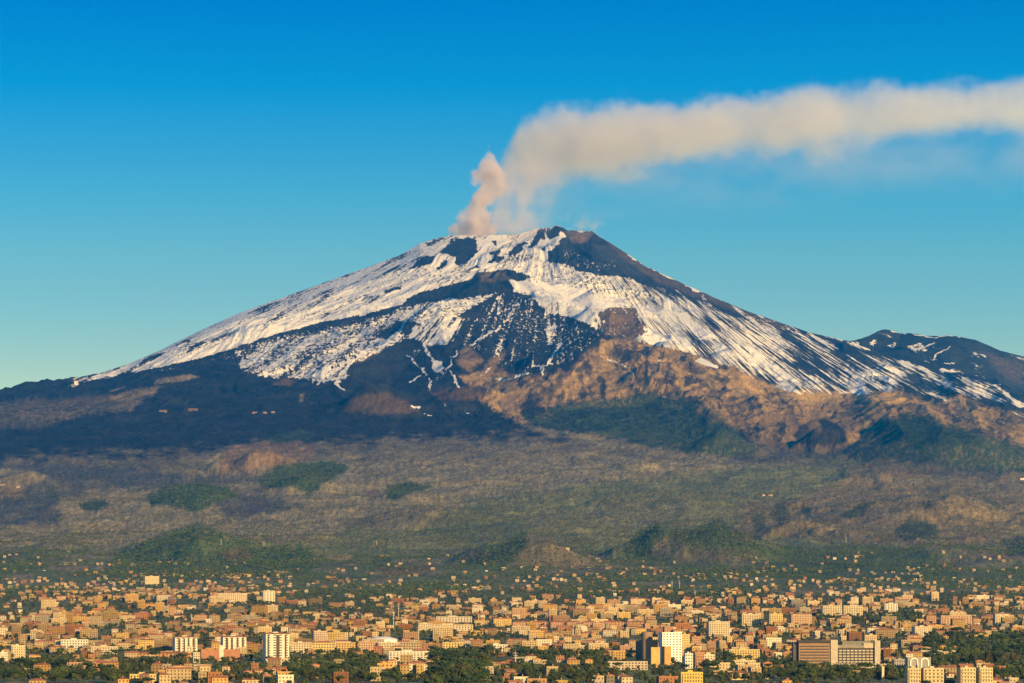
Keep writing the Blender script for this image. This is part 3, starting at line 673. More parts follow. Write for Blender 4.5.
ROWT = 'long run of flat roofed apartment blocks'
WT = 'white apartment towers with dark window stripes'
big('apartment_tower', 'left one of the two similar white striped towers standing over the brick school', 'tower', 172, 197, 637.5, 655, 14, .32, 'off-white', 'tile', 4, False, WT, hut=True, stripes=((.14, .10), (.38, .07), (.56, .07), (.78, .10)))
big('apartment_tower', 'right one of the two similar white striped towers, above the long brick school', 'tower', 220, 246, 637, 655, 14, .32, 'off-white', 'tile', 4, False, WT, stripes=((.12, .10), (.34, .08), (.58, .08), (.80, .09)))
big('apartment_tower', 'tallest white apartment tower on the left side, dark left flank and low annexe at foot', 'tower', 262, 289, 634, 662, 15, .35, 'off-white', 'tile', 4, False, stripes=((.06, .07), (.44, .14), (.80, .07)))
big('annexe_building', 'low cream annexe in front of the tallest white left tower', 'building', 272, 290, 659, 665, 9, .1, 'cream', cols=6, hut=False)
big('school_building', 'long low brick red school with plain walls below the twin striped towers', 'school', 200, 240, 650, 661, 16, .1, (.46, .22, .13), 'flat', 0, hut=False, blind=True)
big('stair_tower', 'narrow white stair tower standing against the brick red school', 'tower', 219, 223.5, 646, 661, 4, .1, 'off-white', hut=False, blind=True, reserve=False)
big('white_house', 'narrow tall cream house at the right end of the orange tiled row', 'house', 192, 200, 653, 665, 8, .2, 'cream', cols=3, hut=False)
big('terrace_building', 'orange walled tiled terrace left of the narrow tall cream house', 'building', 130, 191, 653.5, 661, 14, .15, (.55, .28, .12), 'tile', 16, hut=False)
big('terrace_building', 'low pink building with plain flat roof among dark trees at lower left', 'building', 66, 117, 663, 671, 14, .1, (.52, .30, .18), 'flat', 14, hut=False)
big('villa', 'wide yellowish block at the bottom edge, left of centre', 'villa', 128, 156, 675, 684, 12, .15, 'yellow', 'flat', 8, True)
big('hillside_hotel', 'pale cream turreted building highest on the hillside left of centre', 'building', 144, 159, 576.5, 586, 16, .2, (.78, .62, .34), 'flat', 7, hut=True)
big('seminary_building', 'long cream institute building alone among trees above the left rooftops', 'building', 217, 247, 593.5, 603, 20, .1, (.72, .56, .36), 'flat', 14, hut=False)
big('church', 'stepped pale church block right of the long cream institute', 'church', 262, 275, 591, 603, 18, .2, (.76, .66, .46), 'flat', 4)
big('apartment_block', 'tall pinkish block with loggias right of the tallest white left tower', 'apartment block', 311, 327, 631.5, 645, 14, .3, (.62, .44, .30), 'flat', 7, True)
big('apartment_block', 'second pale block joined right of the tall pinkish loggia block', 'apartment block', 328, 348, 633, 645, 13, .15, 'cream', 'flat', 7, True)
xx = 290
for i, (w_, wc, tp) in enumerate([(22, 'cream', 643), (23, 'yellow', 643.5), (23, 'ochre', 643), (20, 'pink', 642), (22, 'cream', 643), (22, 'tan', 642.5), (20, 'terracotta', 644), (24, 'yellow', 643), (20, 'cream', 644.5), (22, 'off-white', 645)]):
    wd_ = ['first', 'second', 'third', 'fourth', 'fifth', 'sixth', 'seventh', 'eighth', 'ninth', 'last'][i]
    big('terrace_block', f'{wd_} {wc} block from the left in the long low row right of tallest tower', 'apartment block', xx, xx + w_ - .6, tp, 654 if i < 5 else 653, 12, .06, wc, 'flat', 8, False, ROWT, hut=(i % 3 == 0)); xx += w_
big('country_house', 'orange fronted square house among dark trees in the lower centre', 'house', 376, 393, 664, 674, 10, .15, (.66, .38, .10), 'flat', 4)
big('apartment_block', 'white long balconied block above the orange square house', 'apartment block', 388, 430, 652, 661, 12, .1, 'off-white', 'flat', 12, True)
# tower cluster right of the centre
big('office_tower', 'tallest white gridded tower right of the picture centre', 'tower', 659, 682, 633, 664, 13, .3, (.84, .80, .74), 'flat', 6, False, hut=False)
big('apartment_tower', 'dark bronze tower with drum on its roof, left in the central cluster', 'tower', 636, 648, 642, 662, 14, .5, (.30, .20, .13), 'flat', 4)
big('apartment_tower', 'yellow tower with white bays between the dark bronze and white towers', 'tower', 644, 658, 638, 663, 12, .25, (.70, .48, .14), 'flat', 5, True)
big('apartment_slab', 'plain windowless orange slab in front of the yellow tower', 'tower', 650.5, 660, 648, 668, 8, .1, (.68, .44, .15), 'flat', 0, hut=False, blind=True)
big('apartment_slab', 'second plain orange slab just left of the white gridded tower foot', 'tower', 661.5, 671, 647, 665, 9, .4, (.58, .34, .12), 'flat', 0, hut=False, blind=True)
big('apartment_tower', 'yellow cream tower directly right of the tallest white gridded tower', 'tower', 680, 690, 635, 656, 12, .2, (.70, .52, .22), 'flat', 5)
big('apartment_block', 'rust brown block behind the orange and white pair of the cluster', 'apartment block', 689, 701, 637, 654, 12, .3, (.46, .24, .12), 'flat', 5)
big('apartment_block', 'white fronted block at the right foot of the central cluster', 'apartment block', 684, 693, 654, 669, 9, .15, (.80, .74, .64), 'flat', 3, False)
big('apartment_block', 'brown block with white bay at the right end of the central cluster', 'apartment block', 693.5, 704.5, 653, 668, 9, .2, (.50, .26, .13), 'flat', 4, True)
big('low_wing', 'long low pale wing running left from the orange slab', 'building', 608, 648, 662, 670, 10, -.05, (.60, .50, .36), 'flat', 12, hut=False)
big('apartment_block', 'yellow block cut by the bottom edge below the central cluster', 'apartment block', 679, 703, 673, 690, 12, .15, (.68, .48, .12), 'flat', 8, True)
big('apartment_block', 'pink brown block left of the dark bronze tower', 'apartment block', 618, 636, 646, 656, 12, .2, (.50, .30, .20), 'flat', 7, True)
# dome, drum
def revolve(name, prof, n, mat, c, parent):
    b = MB()
    for k in range(n):
        a0, a1 = 2 * math.pi * k / n, 2 * math.pi * (k + 1) / n
        for (r0, z0), (r1, z1) in zip(prof[:-1], prof[1:]):
            q = [(r0 * math.cos(a0), r0 * math.sin(a0), z0), (r0 * math.cos(a1), r0 * math.sin(a1), z0), (r1 * math.cos(a1), r1 * math.sin(a1), z1), (r1 * math.cos(a0), r1 * math.sin(a0), z1)]
            if r1 < .01: q = q[:3]
            b.face(q, c)
    return b.build(name, mat, parent)
x, Y, z = where(382, 644.5); root = empty('sports_dome', (x, Y + 26, z)); tag(root, 'white oval domed sports hall behind the long terrace row', 'sports hall')
m_ = Y / F
d = revolve('shell', [(25 * math.cos(a), 3.2 + 8.5 * math.sin(a)) for a in np.linspace(0, math.pi / 2, 9)], 32, M_FAC, (.80, .74, .64), root)
revolve('wall', [(25, -4), (25, 3.2)], 32, M_FAC, (.5, .4, .28), root); b = MB(); b.tube(0, 0, 11.6, 19, .35, .2, (.5, .5, .5)); b.build('mast', M_MET, root); take(x, Y + 26, 26)
x, Y, z = where(648, 664); root = empty('water_tank', (x, Y + 26, z)); tag(root, 'brown cylindrical drum tower behind the yellow tower', 'tank')
revolve('tank', [(6.5, -4), (6.5, 36), (6.0, 37.5), (4, 38), (0.001, 38.2)], 24, M_FAC, (.30, .20, .13), root); take(x, Y + 26, 7)
big('apartment_block', 'small rust topped block behind the white gridded tower', 'apartment block', 663, 673, 627, 637, 12, .2, (.48, .28, .16), 'flat', 4)
# blocks on the far right and centre
for a in [('cream wide block with tiered balconies right of the central cluster', 707, 730, 622, 638, 14, .2, 'cream', 'flat', 9, True), ('cream block upper one of two beside the right hand park', 741, 761, 614.5, 626, 12, .15, 'cream', 'flat', 8, True),
          ('yellow block at upper right with flat roof beside tree belt', 768, 783, 614, 627, 12, .2, 'yellow', 'flat', 6, True), ('terracotta striped block right of the upper yellow block', 790, 812, 614, 627, 12, .2, 'pink', 'tile', 8, True),
          ('long cream block left in the pale row above the office building', 822, 842, 606, 618, 14, .1, 'cream', 'flat', 8, True), ('second block in the pale row above the office building', 843, 863, 606, 618, 14, .1, 'cream', 'flat', 8, True),
          ('white stepped block in the middle of the pale upper row', 884, 898, 604, 614, 12, .1, 'off-white', 'flat', 5, True), ('pink brown block upper right with balconies near tree belt', 940, 972, 616, 628, 14, .1, 'pink', 'flat', 11, True),
          ('off-white block with tile roof above the office building right wing', 866, 884, 628, 638, 12, .2, 'off-white', 'tile', 7, True), ('pale cream block with blank left flank right of tiled off-white block', 912, 932, 627, 637, 12, .35, 'cream', 'flat', 8, False),
          ('yellowish long block with white loggias right of centre cluster', 728, 760, 650, 660, 13, .1, 'yellow', 'flat', 12, True), ('brick brown pair of blocks left part beside the central cluster', 705, 716, 642, 654, 12, .25, 'terracotta', 'flat', 4, True),
          ('brick brown pair of blocks right part beside the central cluster', 717, 726, 641, 652, 12, .25, 'tan', 'flat', 4, True), ('wide rust block with rows of windows right of the brown pair', 732, 754, 643, 650, 12, .1, 'terracotta', 'flat', 9, False),
          ('cream building with stepped roofs at lower right of centre', 732, 756, 661, 670, 14, .1, 'cream', 'flat', 9, False), ('pale block at left edge with tall windows', -4, 8, 653, 665, 14, .2, 'off-white', 'flat', 5, True),
          ('cream block with dark side near left edge', 8, 25, 646, 659, 14, .35, 'cream', 'flat', 6, True), ('cream ribbed block left side second row', 60, 88, 640, 650, 14, .1, 'off-white', 'flat', 10, False),
          ('long low cream block above left school', 90, 118, 647, 654, 14, .1, 'cream', 'flat', 10, False), ('white block with tiled roof left of the central tower cluster', 48, 66, 647, 656, 12, .2, 'tan', 'tile', 7, True),
          ('pale row block in the centre right of radio masts', 436, 472, 617, 625, 12, .05, (.62, .54, .40), 'flat', 12, False), ('cream block with dark side in the middle distance centre', 595, 612, 604, 613, 14, .5, 'ochre', 'flat', 5, False),
          ('cream block on the left of distant centre', 418, 432, 624, 632, 12, .1, 'cream', 'flat', 6, False), ('long terracotta row left of centre right park', 425, 473, 625, 632, 12, .08, 'cream', 'flat', 16, False)]:
    big('apartment_block', a[0], 'apartment block', *a[1:])
for i, (a, b_) in enumerate([(512, 530), (531, 548), (550, 564), (566, 580), (582, 596), (602, 624), (626, 650)]):
    wd_ = ['first', 'second', 'third', 'fourth', 'fifth', 'sixth', 'last'][i]
    big('terrace_block', f'{wd_} from the left of the orange roofed terraces above the central meadow', 'apartment block', a, b_, 622, 628, 11, .12, (.55, .30, .16), 'tile', 6, False, 'orange roofed terraces above the meadow', hut=False)
# twin balconied blocks at the bottom right
for i, (a, b_) in enumerate([(906, 921), (922, 944), (959, 976), (978, 993)]):
    wd_ = ['first', 'second', 'third', 'fourth'][i]
    big('apartment_block', f'{wd_} from the left of the cream balconied blocks cut by the bottom right edge', 'apartment block', a, b_, 669 if i < 2 else 668.5, 690, 13, .12, (.62, .50, .29), 'flat', 5, True, 'cream balconied blocks at the lower right')
# office building with two wings
x, Y, z = where(842, 669); m_ = Y / F
root = empty('office_building', (x, Y + 10, z)); tag(root, 'big dark roofed hospital block with brick wing and gridded grey wing', 'hospital')
def P_(px): return (px - 842) * m_
def Hh(py): return (669 - py) * m_
GREY = (.25, .23, .19); BRICK = (.30, .19, .11); PALE = (.46, .40, .30)
b = MB(); b.box(P_(799), P_(830), -8, 12, -5, Hh(643), BRICK, top=DARK); b.build('brick_wing', M_FAC, root)
b = MB(); b.box(P_(793.5), P_(799) - .02, -4, 12, -5, Hh(642), (.10, .09, .08)); b.build('shaded_stair_wing', M_FAC, root)  # shade of the block's left side is put into this dark colour
b = MB(); b.box(P_(798), P_(831), -9, 13, Hh(643), Hh(640.3), (.055, .06, .06), bottom=True); b.build('roof', M_FAC, root)
for k in range(7):
    zz = Hh(664.5) + k * (Hh(644) - Hh(664.5)) / 7
    b = MB(); b.box(P_(800), P_(829), -8.06, -8.0, zz, zz + 1.3, (.06, .06, .07), bottom=True); b.build('window_band', M_GLS, root)
b = MB(); b.box(P_(831) + .05, P_(838), -7, 10, -5, Hh(640), PALE); b.build('pale_pier', M_FAC, root)
b = MB(); b.box(P_(838) + .05, P_(875), -5, 12, -5, Hh(645), GREY); b.build('gridded_wing', M_FAC, root)
b = MB(); b.box(P_(838) + .6, P_(875) - .6, -5.3, -5.01, Hh(663), Hh(648), (.07, .065, .06), bottom=True); b.build('dark_panel', M_FAC, root)
b = MB(); b.box(P_(843), P_(872), -3, 8, Hh(645) + .02, Hh(641), (.20, .19, .16)); b.build('plant_room', M_FAC, root)
b = MB(); b.box(P_(875) + .05, P_(880.5), -8, 10, -5, Hh(640.5), PALE); b.build('pale_pier', M_FAC, root)
b = MB(); b.box(P_(864), P_(875), -5.6, -5.02, Hh(648), Hh(643), PALE, bottom=True); b.build('pale_panel', M_FAC, root)
cw = (P_(874) - P_(839)) / 9; ch = (Hh(648.5) - Hh(662.5)) / 5
p = MB(); p.box(-cw * .36, cw * .36, -.12, 0, 0, ch * .5, (.50, .44, .33), bottom=True); pm = p.mesh('parapet_panel'); pm.materials.append(M_FAC)
for i in range(5):
    for k in range(9):
        o = bpy.data.objects.new('parapet_panel', pm); col.objects.link(o); o.parent = root; o.location = (P_(839) + cw * (k + .5), -5.31, Hh(662.5) + i * ch)
b = MB(); b.box(P_(836), P_(893), -14, -8.05, -5, Hh(663.5), PALE, 1.0, top=(.5, .44, .33)); b.build('podium', M_FAC, root)
for q in range(790, 895, 6): take(x + P_(q), Y + 8, 14)
# arched hall
x, Y, z = where(919, 670); m_ = Y / F; root = empty('arched_hall', (x, Y + 8, z), .1); tag(root, 'grey hall with two tall white arches right of the hospital', 'hall')
b = MB(); b.box(-13, 13, -6, 8, -4, 14, (.30, .29, .27), top=FLATR); b.build('wall', M_FAC, root)
for sx_ in (-6, 6):
    b = MB()
    pr = [(4.6 * math.cos(a), 9 + 4.6 * math.sin(a)) for a in np.linspace(0, math.pi, 11)]; pr = [(4.6, -3)] + pr + [(-4.6, -3)]
    pi_ = [(q[0] * .72, q[1] if q[1] < 0 else 9 + (q[1] - 9) * .72) for q in pr]
    for k in range(len(pr) - 1):
        a0, a1, b1, b0 = pr[k], pr[k + 1], pi_[k + 1], pi_[k]
        b.face([(sx_ + a0[0], -7, a0[1]), (sx_ + b0[0], -7, b0[1]), (sx_ + b1[0], -7, b1[1]), (sx_ + a1[0], -7, a1[1])], (.8, .75, .66))
        b.face([(sx_ + a0[0], -7, a0[1]), (sx_ + a1[0], -7, a1[1]), (sx_ + a1[0], -6.02, a1[1]), (sx_ + a0[0], -6.02, a0[1])], (.8, .75, .66))
        b.face([(sx_ + b1[0], -7, b1[1]), (sx_ + b0[0], -7, b0[1]), (sx_ + b0[0], -6.02, b0[1]), (sx_ + b1[0], -6.02, b1[1])], (.8, .75, .66))
    b.build('arch', M_FAC, root)
take(x, Y + 8, 15)
big('flat_building', 'pale low modern building right of the arched hall', 'building', 893, 908, 660, 669, 14, .1, (.40, .38, .34), 'flat', 6, hut=False)
big('flat_building', 'long pale low building behind the arched hall', 'building', 920, 968, 651, 658, 16, .05, (.66, .60, .48), 'flat', 14, hut=False)
x, Y, z = where(883, 688); root = empty('chimney_stack', (x, Y, z)); tag(root, 'lone beige square chimney pillar rising at the bottom right', 'chimney')
b = MB(); b.box(-1.1, 1.1, -1.1, 1.1, -3, 21 * Y / F, (.62, .52, .36)); b.build('shaft', M_FAC, root); b = MB(); b.box(-1.3, 1.3, -1.3, 1.3, 21 * Y / F + .01, 21 * Y / F + .8, (.5, .42, .3), bottom=True); b.build('cap', M_FAC, root)
# masts
def mast(px, top, base, lab, wd=1.1):
    x, Y, z = where(px, base); h = (base - top) * Y / F; root = empty('radio_mast', (x, Y, z)); tag(root, lab, 'mast', None)
    b = MB(); b.tube(0, 0, -2, h * .8, wd, wd * .5, (.45, .40, .34), 6); b.build('pole', M_MET, root)
    b = MB(); b.tube(0, 0, h * .8 + .01, h, .35, .25, (.6, .3, .25), 5); b.build('antenna', M_MET, root)
    for k in range(3):
        b = MB(); b.box(-wd * 2.2, wd * 2.2, -.2, .2, h * (.6 + .12 * k), h * (.6 + .12 * k) + .5, (.5, .45, .4), bottom=True); b.build('cross_arm', M_MET, root)
for a in [(398.5, 601, 620, 'thin pale radio mast left of centre rising from the far rooftops'), (393.5, 609, 633, 'brownish mast just left of the thin pale radio mast'), (418.5, 625, 643, 'short thin mast behind the long terrace row'),
          (672, 580, 589, 'left one of two slender masts on the lower hillside'), (679.5, 580, 589, 'right one of two slender masts on the lower hillside'), (515.5, 650, 670, 'slim lighting pole among dark trees below the central meadow'), (191.5, 613, 624, 'short mast over the left rooftops'),
          (846, 535, 543, 'mast on the hillside right of centre above scattered villas'), (376.5, 540, 545, 'small pylon on the hillside left of centre'), (221, 538, 545, 'small pylon on the green hill at left'), (695, 590, 598, 'thin mast among houses right of two slender masts'), (872, 597, 606, 'thin mast above the pale upper row')]:
    mast(*a)
# mountain huts
for a in [('hut', 'left lone lodge on the dark mountain terrace', 159, 167, 410.4, 412, (.2, .16, .12)), ('hut', 'reddish lodge right of the lone mountain lodge', 188, 198, 408.6, 410.5, (.18, .11, .08)), ('hut', 'first red roofed hut in the mountain refuge cluster', 252, 258, 412, 413.5, (.35, .2, .14)), ('hut', 'middle hut of the mountain refuge cluster', 263, 267, 412, 413.5, (.35, .25, .2)), ('hut', 'pale hut ending the mountain refuge cluster', 271, 275, 411.4, 413, (.3, .25, .22)),
          ('observatory', 'tiny pale observatory on the left skyline below the snow', 74, 78, 381, 384.5, (.75, .68, .58)), ('farmhouse', 'pale farmhouse on the mid slope right of centre', 768, 773, 494.6, 496, (.45, .36, .26)), ('farmhouse', 'second pale farmhouse on the mid slope edge', 762, 765, 494.5, 496, (.7, .5, .35)), ('farmhouse', 'white farmhouse on the pinkish hill at left', 16, 20, 486, 488, (.4, .35, .3)), ('farmhouse', 'cream farmhouse near the left edge of the pinkish hill', 0, 5, 484, 485.5, (.35, .28, .2)),
          ('farmhouse', 'white farmhouse at the right edge below the far hill forest', 1020, 1026, 478, 480, (.8, .7, .6))]:
    big(a[0], a[1], a[0], a[2], a[3], a[4], a[5], 12, .1, a[6], 'tile' if a[0] != 'observatory' else 'flat', 0, hut=False, reserve=False, blind=True)

# ---- every other building: specification first
TREEP = [([(-20,684),(-20,668),(30,664),(60,658),(70,662),(66,672),(118,672),(128,662),(150,658),(185,664),(185,672),(160,674),(128,676),(128,684)], .9),
         ([(290,684),(290,664),(330,656),(372,652),(376,664),(376,674),(395,676),(400,684)], .8), ([(432,684),(436,660),(455,657),(482,656),(484,670),(475,684)], .95), ([(512,657),(560,654),(600,656),(608,662),(600,668),(560,664),(512,664)], .85),
         ([(512,684),(512,668),(560,672),(606,672),(620,678),(620,684)], .75), ([(716,662),(732,660),(732,672),(704,676),(704,668)], .8), ([(768,684),(768,668),(795,662),(835,672),(905,676),(905,684)], .8), ([(926,664),(960,652),(980,645),(1000,640),(1040,640),(1040,662),(1000,668),(960,666),(940,672)], .95),
         ([(994,684),(994,668),(1040,664),(1040,684)], .8), ([(512,629),(600,629),(652,629),(652,634),(630,640),(560,640),(512,637)], .25), ([(400,631),(512,628),(512,642),(440,642),(400,640)], .5), ([(160,630),(220,632),(220,637),(160,637)], .5), ([(80,640),(118,632),(118,640),(92,646)], .5),
         ([(735,612),(768,616),(768,632),(745,636),(735,628)], .6), ([(815,615),(940,616),(940,626),(815,625)], .7), ([(895,636),(930,634),(1000,640),(980,646),(900,646)], .5), ([(520,641),(560,636),(560,650),(535,652)], .6), ([(0,600),(60,602),(120,606),(220,604),(300,600),(500,606),(500,612),(300,610),(120,612),(0,610)], .45),
         ([(530,598),(700,596),(700,606),(560,608)], .5)]
def tree_amt(px, py):
    for P, v in TREEP:
        n = len(P); c = False; j = n - 1
        for i in range(n):
            if (P[i][1] > py) != (P[j][1] > py) and px < (P[j][0] - P[i][0]) * (py - P[i][1]) / (P[j][1] - P[i][1]) + P[i][0]: c = not c
            j = i
        if c: return v
    return 0
def town_density(px, py):
    if py > 655: d = .085
    elif py > 612: d = .080
    elif py > 600: d = .070
    elif py > 588: d = .058
    elif py > 576: d = .046
    elif py > 566: d = .034
    elif py > 556: d = .015
    else: d = .003
    if py < 600:
        d *= 1.6 if px < 280 and py > 572 else 1.0
        d *= 1.5 if px > 860 and py > 586 else 1.0
        d *= .75 if 300 < px < 640 else 1.0
        if py > 588 and px < 260: d = max(d, .11)
    return d
specs = []
CLEAR = [(600, 712, 665, 684), (904, 934, 667, 684), (788, 897, 668, 675), (258, 292, 661, 667), (170, 250, 660, 666), (360, 404, 642, 648), (386, 432, 660, 664), (288, 345, 653, 657)]
def kept_clear(px, py): return any(a < px < b and c < py < d for a, b, c, d in CLEAR)
dn = lambda x, y, s, k: float(perlin(np.array([x / s]), np.array([y / s]), k)[0])
def add_spec(kind, x, y, wd, dp, fl, rot, wc, roof, flag=0):
    z = float(ground(x, y)); specs.append(dict(kind=kind, x=x, y=y, w=wd, d=dp, fl=fl, h=fl * 3.1 + .4, rot=rot, wc=wc, roof=roof, z=z, px=512 + F * x / y, py=YH - F * (z - HC) / y, flag=flag)); take_rect(x, y, wd, dp, rot)
R = random.Random(5)
def rand_ground(y0, y1):
    y = math.sqrt(R.uniform(y0 * y0, y1 * y1)); x = R.uniform(-.152, .152) * y; return x, y
def district_rot(x, y): return .10 + .38 * dn(x, y, 900, 71) + R.uniform(-.03, .03)
for k in range(700):
    x, y = rand_ground(3100, 8300); z = float(ground(x, y)); px = 512 + F * x / y; py = YH - F * (z - HC) / y
    if dn(x, y, 420, 78) < -.02 or kept_clear(px, py): continue
    if R.random() > (1 - tree_amt(px, py) * 1.05) * (1 if py > 600 else .3) * (.12 if py > 660 else 1): continue
    fl = R.choice([3, 3, 3, 4, 4, 4, 5, 5, 6])
    wd = R.uniform(14, 32); dp = R.uniform(10, 13); rot = district_rot(x, y)
    if py > 660: fl = 3
    if not free(x, y, max(dp * .7, wd * .42)): continue
    add_spec('apartment', x, y, wd, dp, fl, rot, R.choices(WN, WP)[0], 'tile' if R.random() < .35 else 'flat')
yy = 3080.0
while yy < 11900:
    step = 17 + 5 * (yy > 6500)
    xx = -.153 * yy
    while xx < .153 * yy:
        x = xx + R.uniform(-5, 5); y = yy + R.uniform(-5, 5); xx += step
        z = float(ground(x, y)); px = 512 + F * x / y; py = YH - F * (z - HC) / y
        if py < 543 or (kept_clear(px, py) and (py < 664 or (yy * 7) % 3 < 2.2)): continue
        d = town_density(px, py) * (1 - tree_amt(px, py)); d *= max(0, 1 + 2.2 * dn(x, y, 260, 72))
        if R.random() > d: continue
        wd = R.uniform(8, 15) if R.random() < .85 else R.uniform(15, 24); dp = R.uniform(7, 11)
        if py < 590: wd = R.uniform(7, 13)
        fl = R.choice([1, 1, 2, 2, 2]) if py < 590 else R.choice([1, 2, 2, 2, 3, 3]) if py < 640 else R.choice([1, 2, 2, 3, 3, 4])
        rot = district_rot(x, y) + (R.choice([0, math.pi / 2]) if wd < 14 else 0)
        if not free(x, y, dp * .55): continue
        add_spec('house', x, y, wd, dp, fl, rot, R.choices(WN, WP)[0], 'tile' if R.random() < (.62 if py > 600 else .5) else 'flat')
    yy += step
print('buildings', len(specs))
# ---- trees
trees = []
def add_tree(x, y, h, kind):
    z = float(ground(x, y)); trees.append(dict(x=x, y=y, z=z, h=h, kind=kind, w=h * (.85 if kind == 'round' else 1.15 if kind == 'pine' else .3 if kind == 'cypress' else .7), px=512 + F * x / y, py=YH - F * (z - HC) / y))
for k in range(60000):
    x, y = rand_ground(3000, 8800); z = float(ground(x, y)); px = 512 + F * x / y; py = YH - F * (z - HC) / y
    ta = tree_amt(px, py)
    p = max(.70 if py > 604 else .75, ta)
    if ta > .7: p = 1.0
    p *= 1 + 1.2 * dn(x, y, 160, 77) * (ta < .7)
    if R.random() > p or len(trees) > 24000: continue
    h = R.uniform(4.5, 10.5) if ta < .7 else R.uniform(8, 15)
    if 430 < px < 490 and py > 655: h = R.uniform(13, 19)
    if 926 < px and 636 < py < 668: h = R.uniform(11, 18)
    if not free(x, y, h * (.22 if ta > .7 else .30)): continue
    if ta < .3 and ta > 0: h *= .5
    if R.random() < .5: take(x, y, h * .16)
    kd = R.random(); add_tree(x, y, h, 'round' if kd < .72 else 'pine' if kd < .84 else 'cypress' if kd < .9 else 'tall')
print('trees', len(trees))
# ---- which of them show: a coarse depth order drawn from far to near
S_ = 3
ids = np.full((150 * S_, 1024 * S_), -1, np.int32)       # rows 540..690
allo = [('b', i, s) for i, s in enumerate(specs)] + [('t', i, t) for i, t in enumerate(trees)]
allo.sort(key=lambda q: -q[2]['y'])
for n_, (k_, i, s) in enumerate(allo):
    m_ = F / s['y']; hw = s['w'] * m_ / 2; h = s['h'] * m_
    x0 = int((s['px'] - hw) * S_); x1 = int(math.ceil((s['px'] + hw) * S_)); y0 = int((s['py'] - h - 540) * S_); y1 = int(math.ceil((s['py'] - 540) * S_))
    ids[max(y0, 0):max(min(y1, 143 * S_), 0), max(x0, 0):max(min(x1, 1024 * S_), 0)] = n_
cnt = np.bincount(ids[ids >= 0].ravel(), minlength=len(allo))
pick = {'apartment': [], 'house': [], 'tree': []}
for n_, (k_, i, s) in enumerate(allo):
    s['vis'] = int(cnt[n_]); pick['tree' if k_ == 't' else s['kind']].append(s)
for k_, lim in (('apartment', 230), ('house', 290), ('tree', 290)):
    L = sorted(pick[k_], key=lambda s: -s['vis'])[:lim]
    for s in L: s['own'] = True
# ---- building geometry
def shell(b, s, org, z0, rot, win=1.0):
    c = WALLS[s['wc']]; j = (s['x'] * 7.3 + s['y'] * 3.1) % 1.0; c = tuple(q * e_ for q, e_ in zip(c, (.40 + .48 * j, .37 + .46 * j, .31 + .42 * j)))
    hw, hd, h = s['w'] / 2, s['d'] / 2, s['h']
    b.box(-hw, hw, -hd, hd, z0 - 3, z0 + h, c, win, top=FLATR, rot=rot, org=org)
    return c
def roof_geo(b, s, c, org, z0, rot):
    hw, hd, h = s['w'] / 2, s['d'] / 2, s['h']; j = (s['x'] * 1.7 + s['y'] * 5.3) % 1.0
    if s['roof'] == 'tile':
        t = tuple(q * (.75 + .6 * j) for q in TILE); b.hip(-hw, hw, -hd, hd, z0 + h + .02, min(s['w'], s['d']) * .2, t, .5, j > .5, rot, org)
    else:
        b.box(-hw - .05, hw + .05, -hd - .05, -hd + .3, z0 + h, z0 + h + 1.0, c, rot=rot, org=org); b.box(-hw - .05, -hw + .3, -hd + .3, hd, z0 + h, z0 + h + 1.0, c, rot=rot, org=org)
        b.box(hw - .3, hw + .05, -hd + .3, hd, z0 + h, z0 + h + 1.0, c, rot=rot, org=org)
def hut_geo(b, s, c, org, z0, rot):
    j = (s['x'] * 2.3 + s['y'] * 1.1) % 1.0; hw, hd, h = s['w'] / 2, s['d'] / 2, s['h']; u0 = (-.6 + .9 * j) * hw
    b.box(u0, u0 + min(5, hw * .6), -hd * .2, hd * .6, z0 + h + (.05 if s['roof'] == 'flat' else 1.0), z0 + h + 3.0, c, top=TILE if j > .6 else FLATR, rot=rot, org=org)
SB = {'apartment': MB(), 'house': MB()}
for s in specs:
    if s.get('own') or s['vis'] == 0 and (s['py'] > 684 or abs(s['px'] - 512) > 560): continue
    b = SB[s['kind']]; c = shell(b, s, (s['x'], s['y']), s['z'], s['rot']); roof_geo(b, s, c, (s['x'], s['y']), s['z'], s['rot'])
    if s['kind'] == 'apartment': hut_geo(b, s, c, (s['x'], s['y']), s['z'], s['rot'])
o = SB['apartment'].build('distant_apartment_blocks', M_FAC); tag(o, 'dense mass of small distant apartment blocks across the plain', 'apartment blocks', kind='stuff')
o = SB['house'].build('distant_houses', M_FAC); tag(o, 'countless small distant houses spread over the plain and foothills', 'houses', kind='stuff')
MARKS = [(5, 'the left edge'), (35, 'the dark sided block'), (92, 'the low pink building'), (150, 'the turreted hillside building'), (184, 'the left striped tower'), (233, 'the right striped tower'), (275, 'the tallest left tower'), (320, 'the pinkish loggia block'), (383, 'the domed hall'),
         (398, 'the thin pale mast'), (430, 'the white long block'), (458, 'the tall dark grove'), (495, 'the long terrace row end'), (530, 'the central meadow'), (585, 'the orange roofed terraces'), (627, 'the pink brown block'), (645, 'the bronze tower'), (670, 'the white gridded tower'), (698, 'the rust block'),
         (720, 'the tiered balcony block'), (752, 'the yellowish loggia block'), (780, 'the upper yellow block'), (815, 'the hospital brick wing'), (858, 'the hospital grey wing'), (883, 'the beige chimney'), (919, 'the arched hall'), (945, 'the cream balconied blocks'), (985, 'the dark right hand wood'), (1020, 'the right edge')]
def rel(px, py):
    m = min(MARKS, key=lambda q: abs(q[0] - px)); d = px - m[0]
    v = 'below' if py > 664 else 'beside' if py > 648 else 'behind' if py > 634 else 'well behind' if py > 618 else 'far behind' if py > 600 else 'on slope above'
    hz_ = 'directly' if abs(d) < 4 else 'left and' if d < 0 else 'right and'
    return f'{hz_} {v} {m[1]}'
FLW = {1: 'one', 2: 'two', 3: 'three', 4: 'four', 5: 'five', 6: 'six', 7: 'seven'}
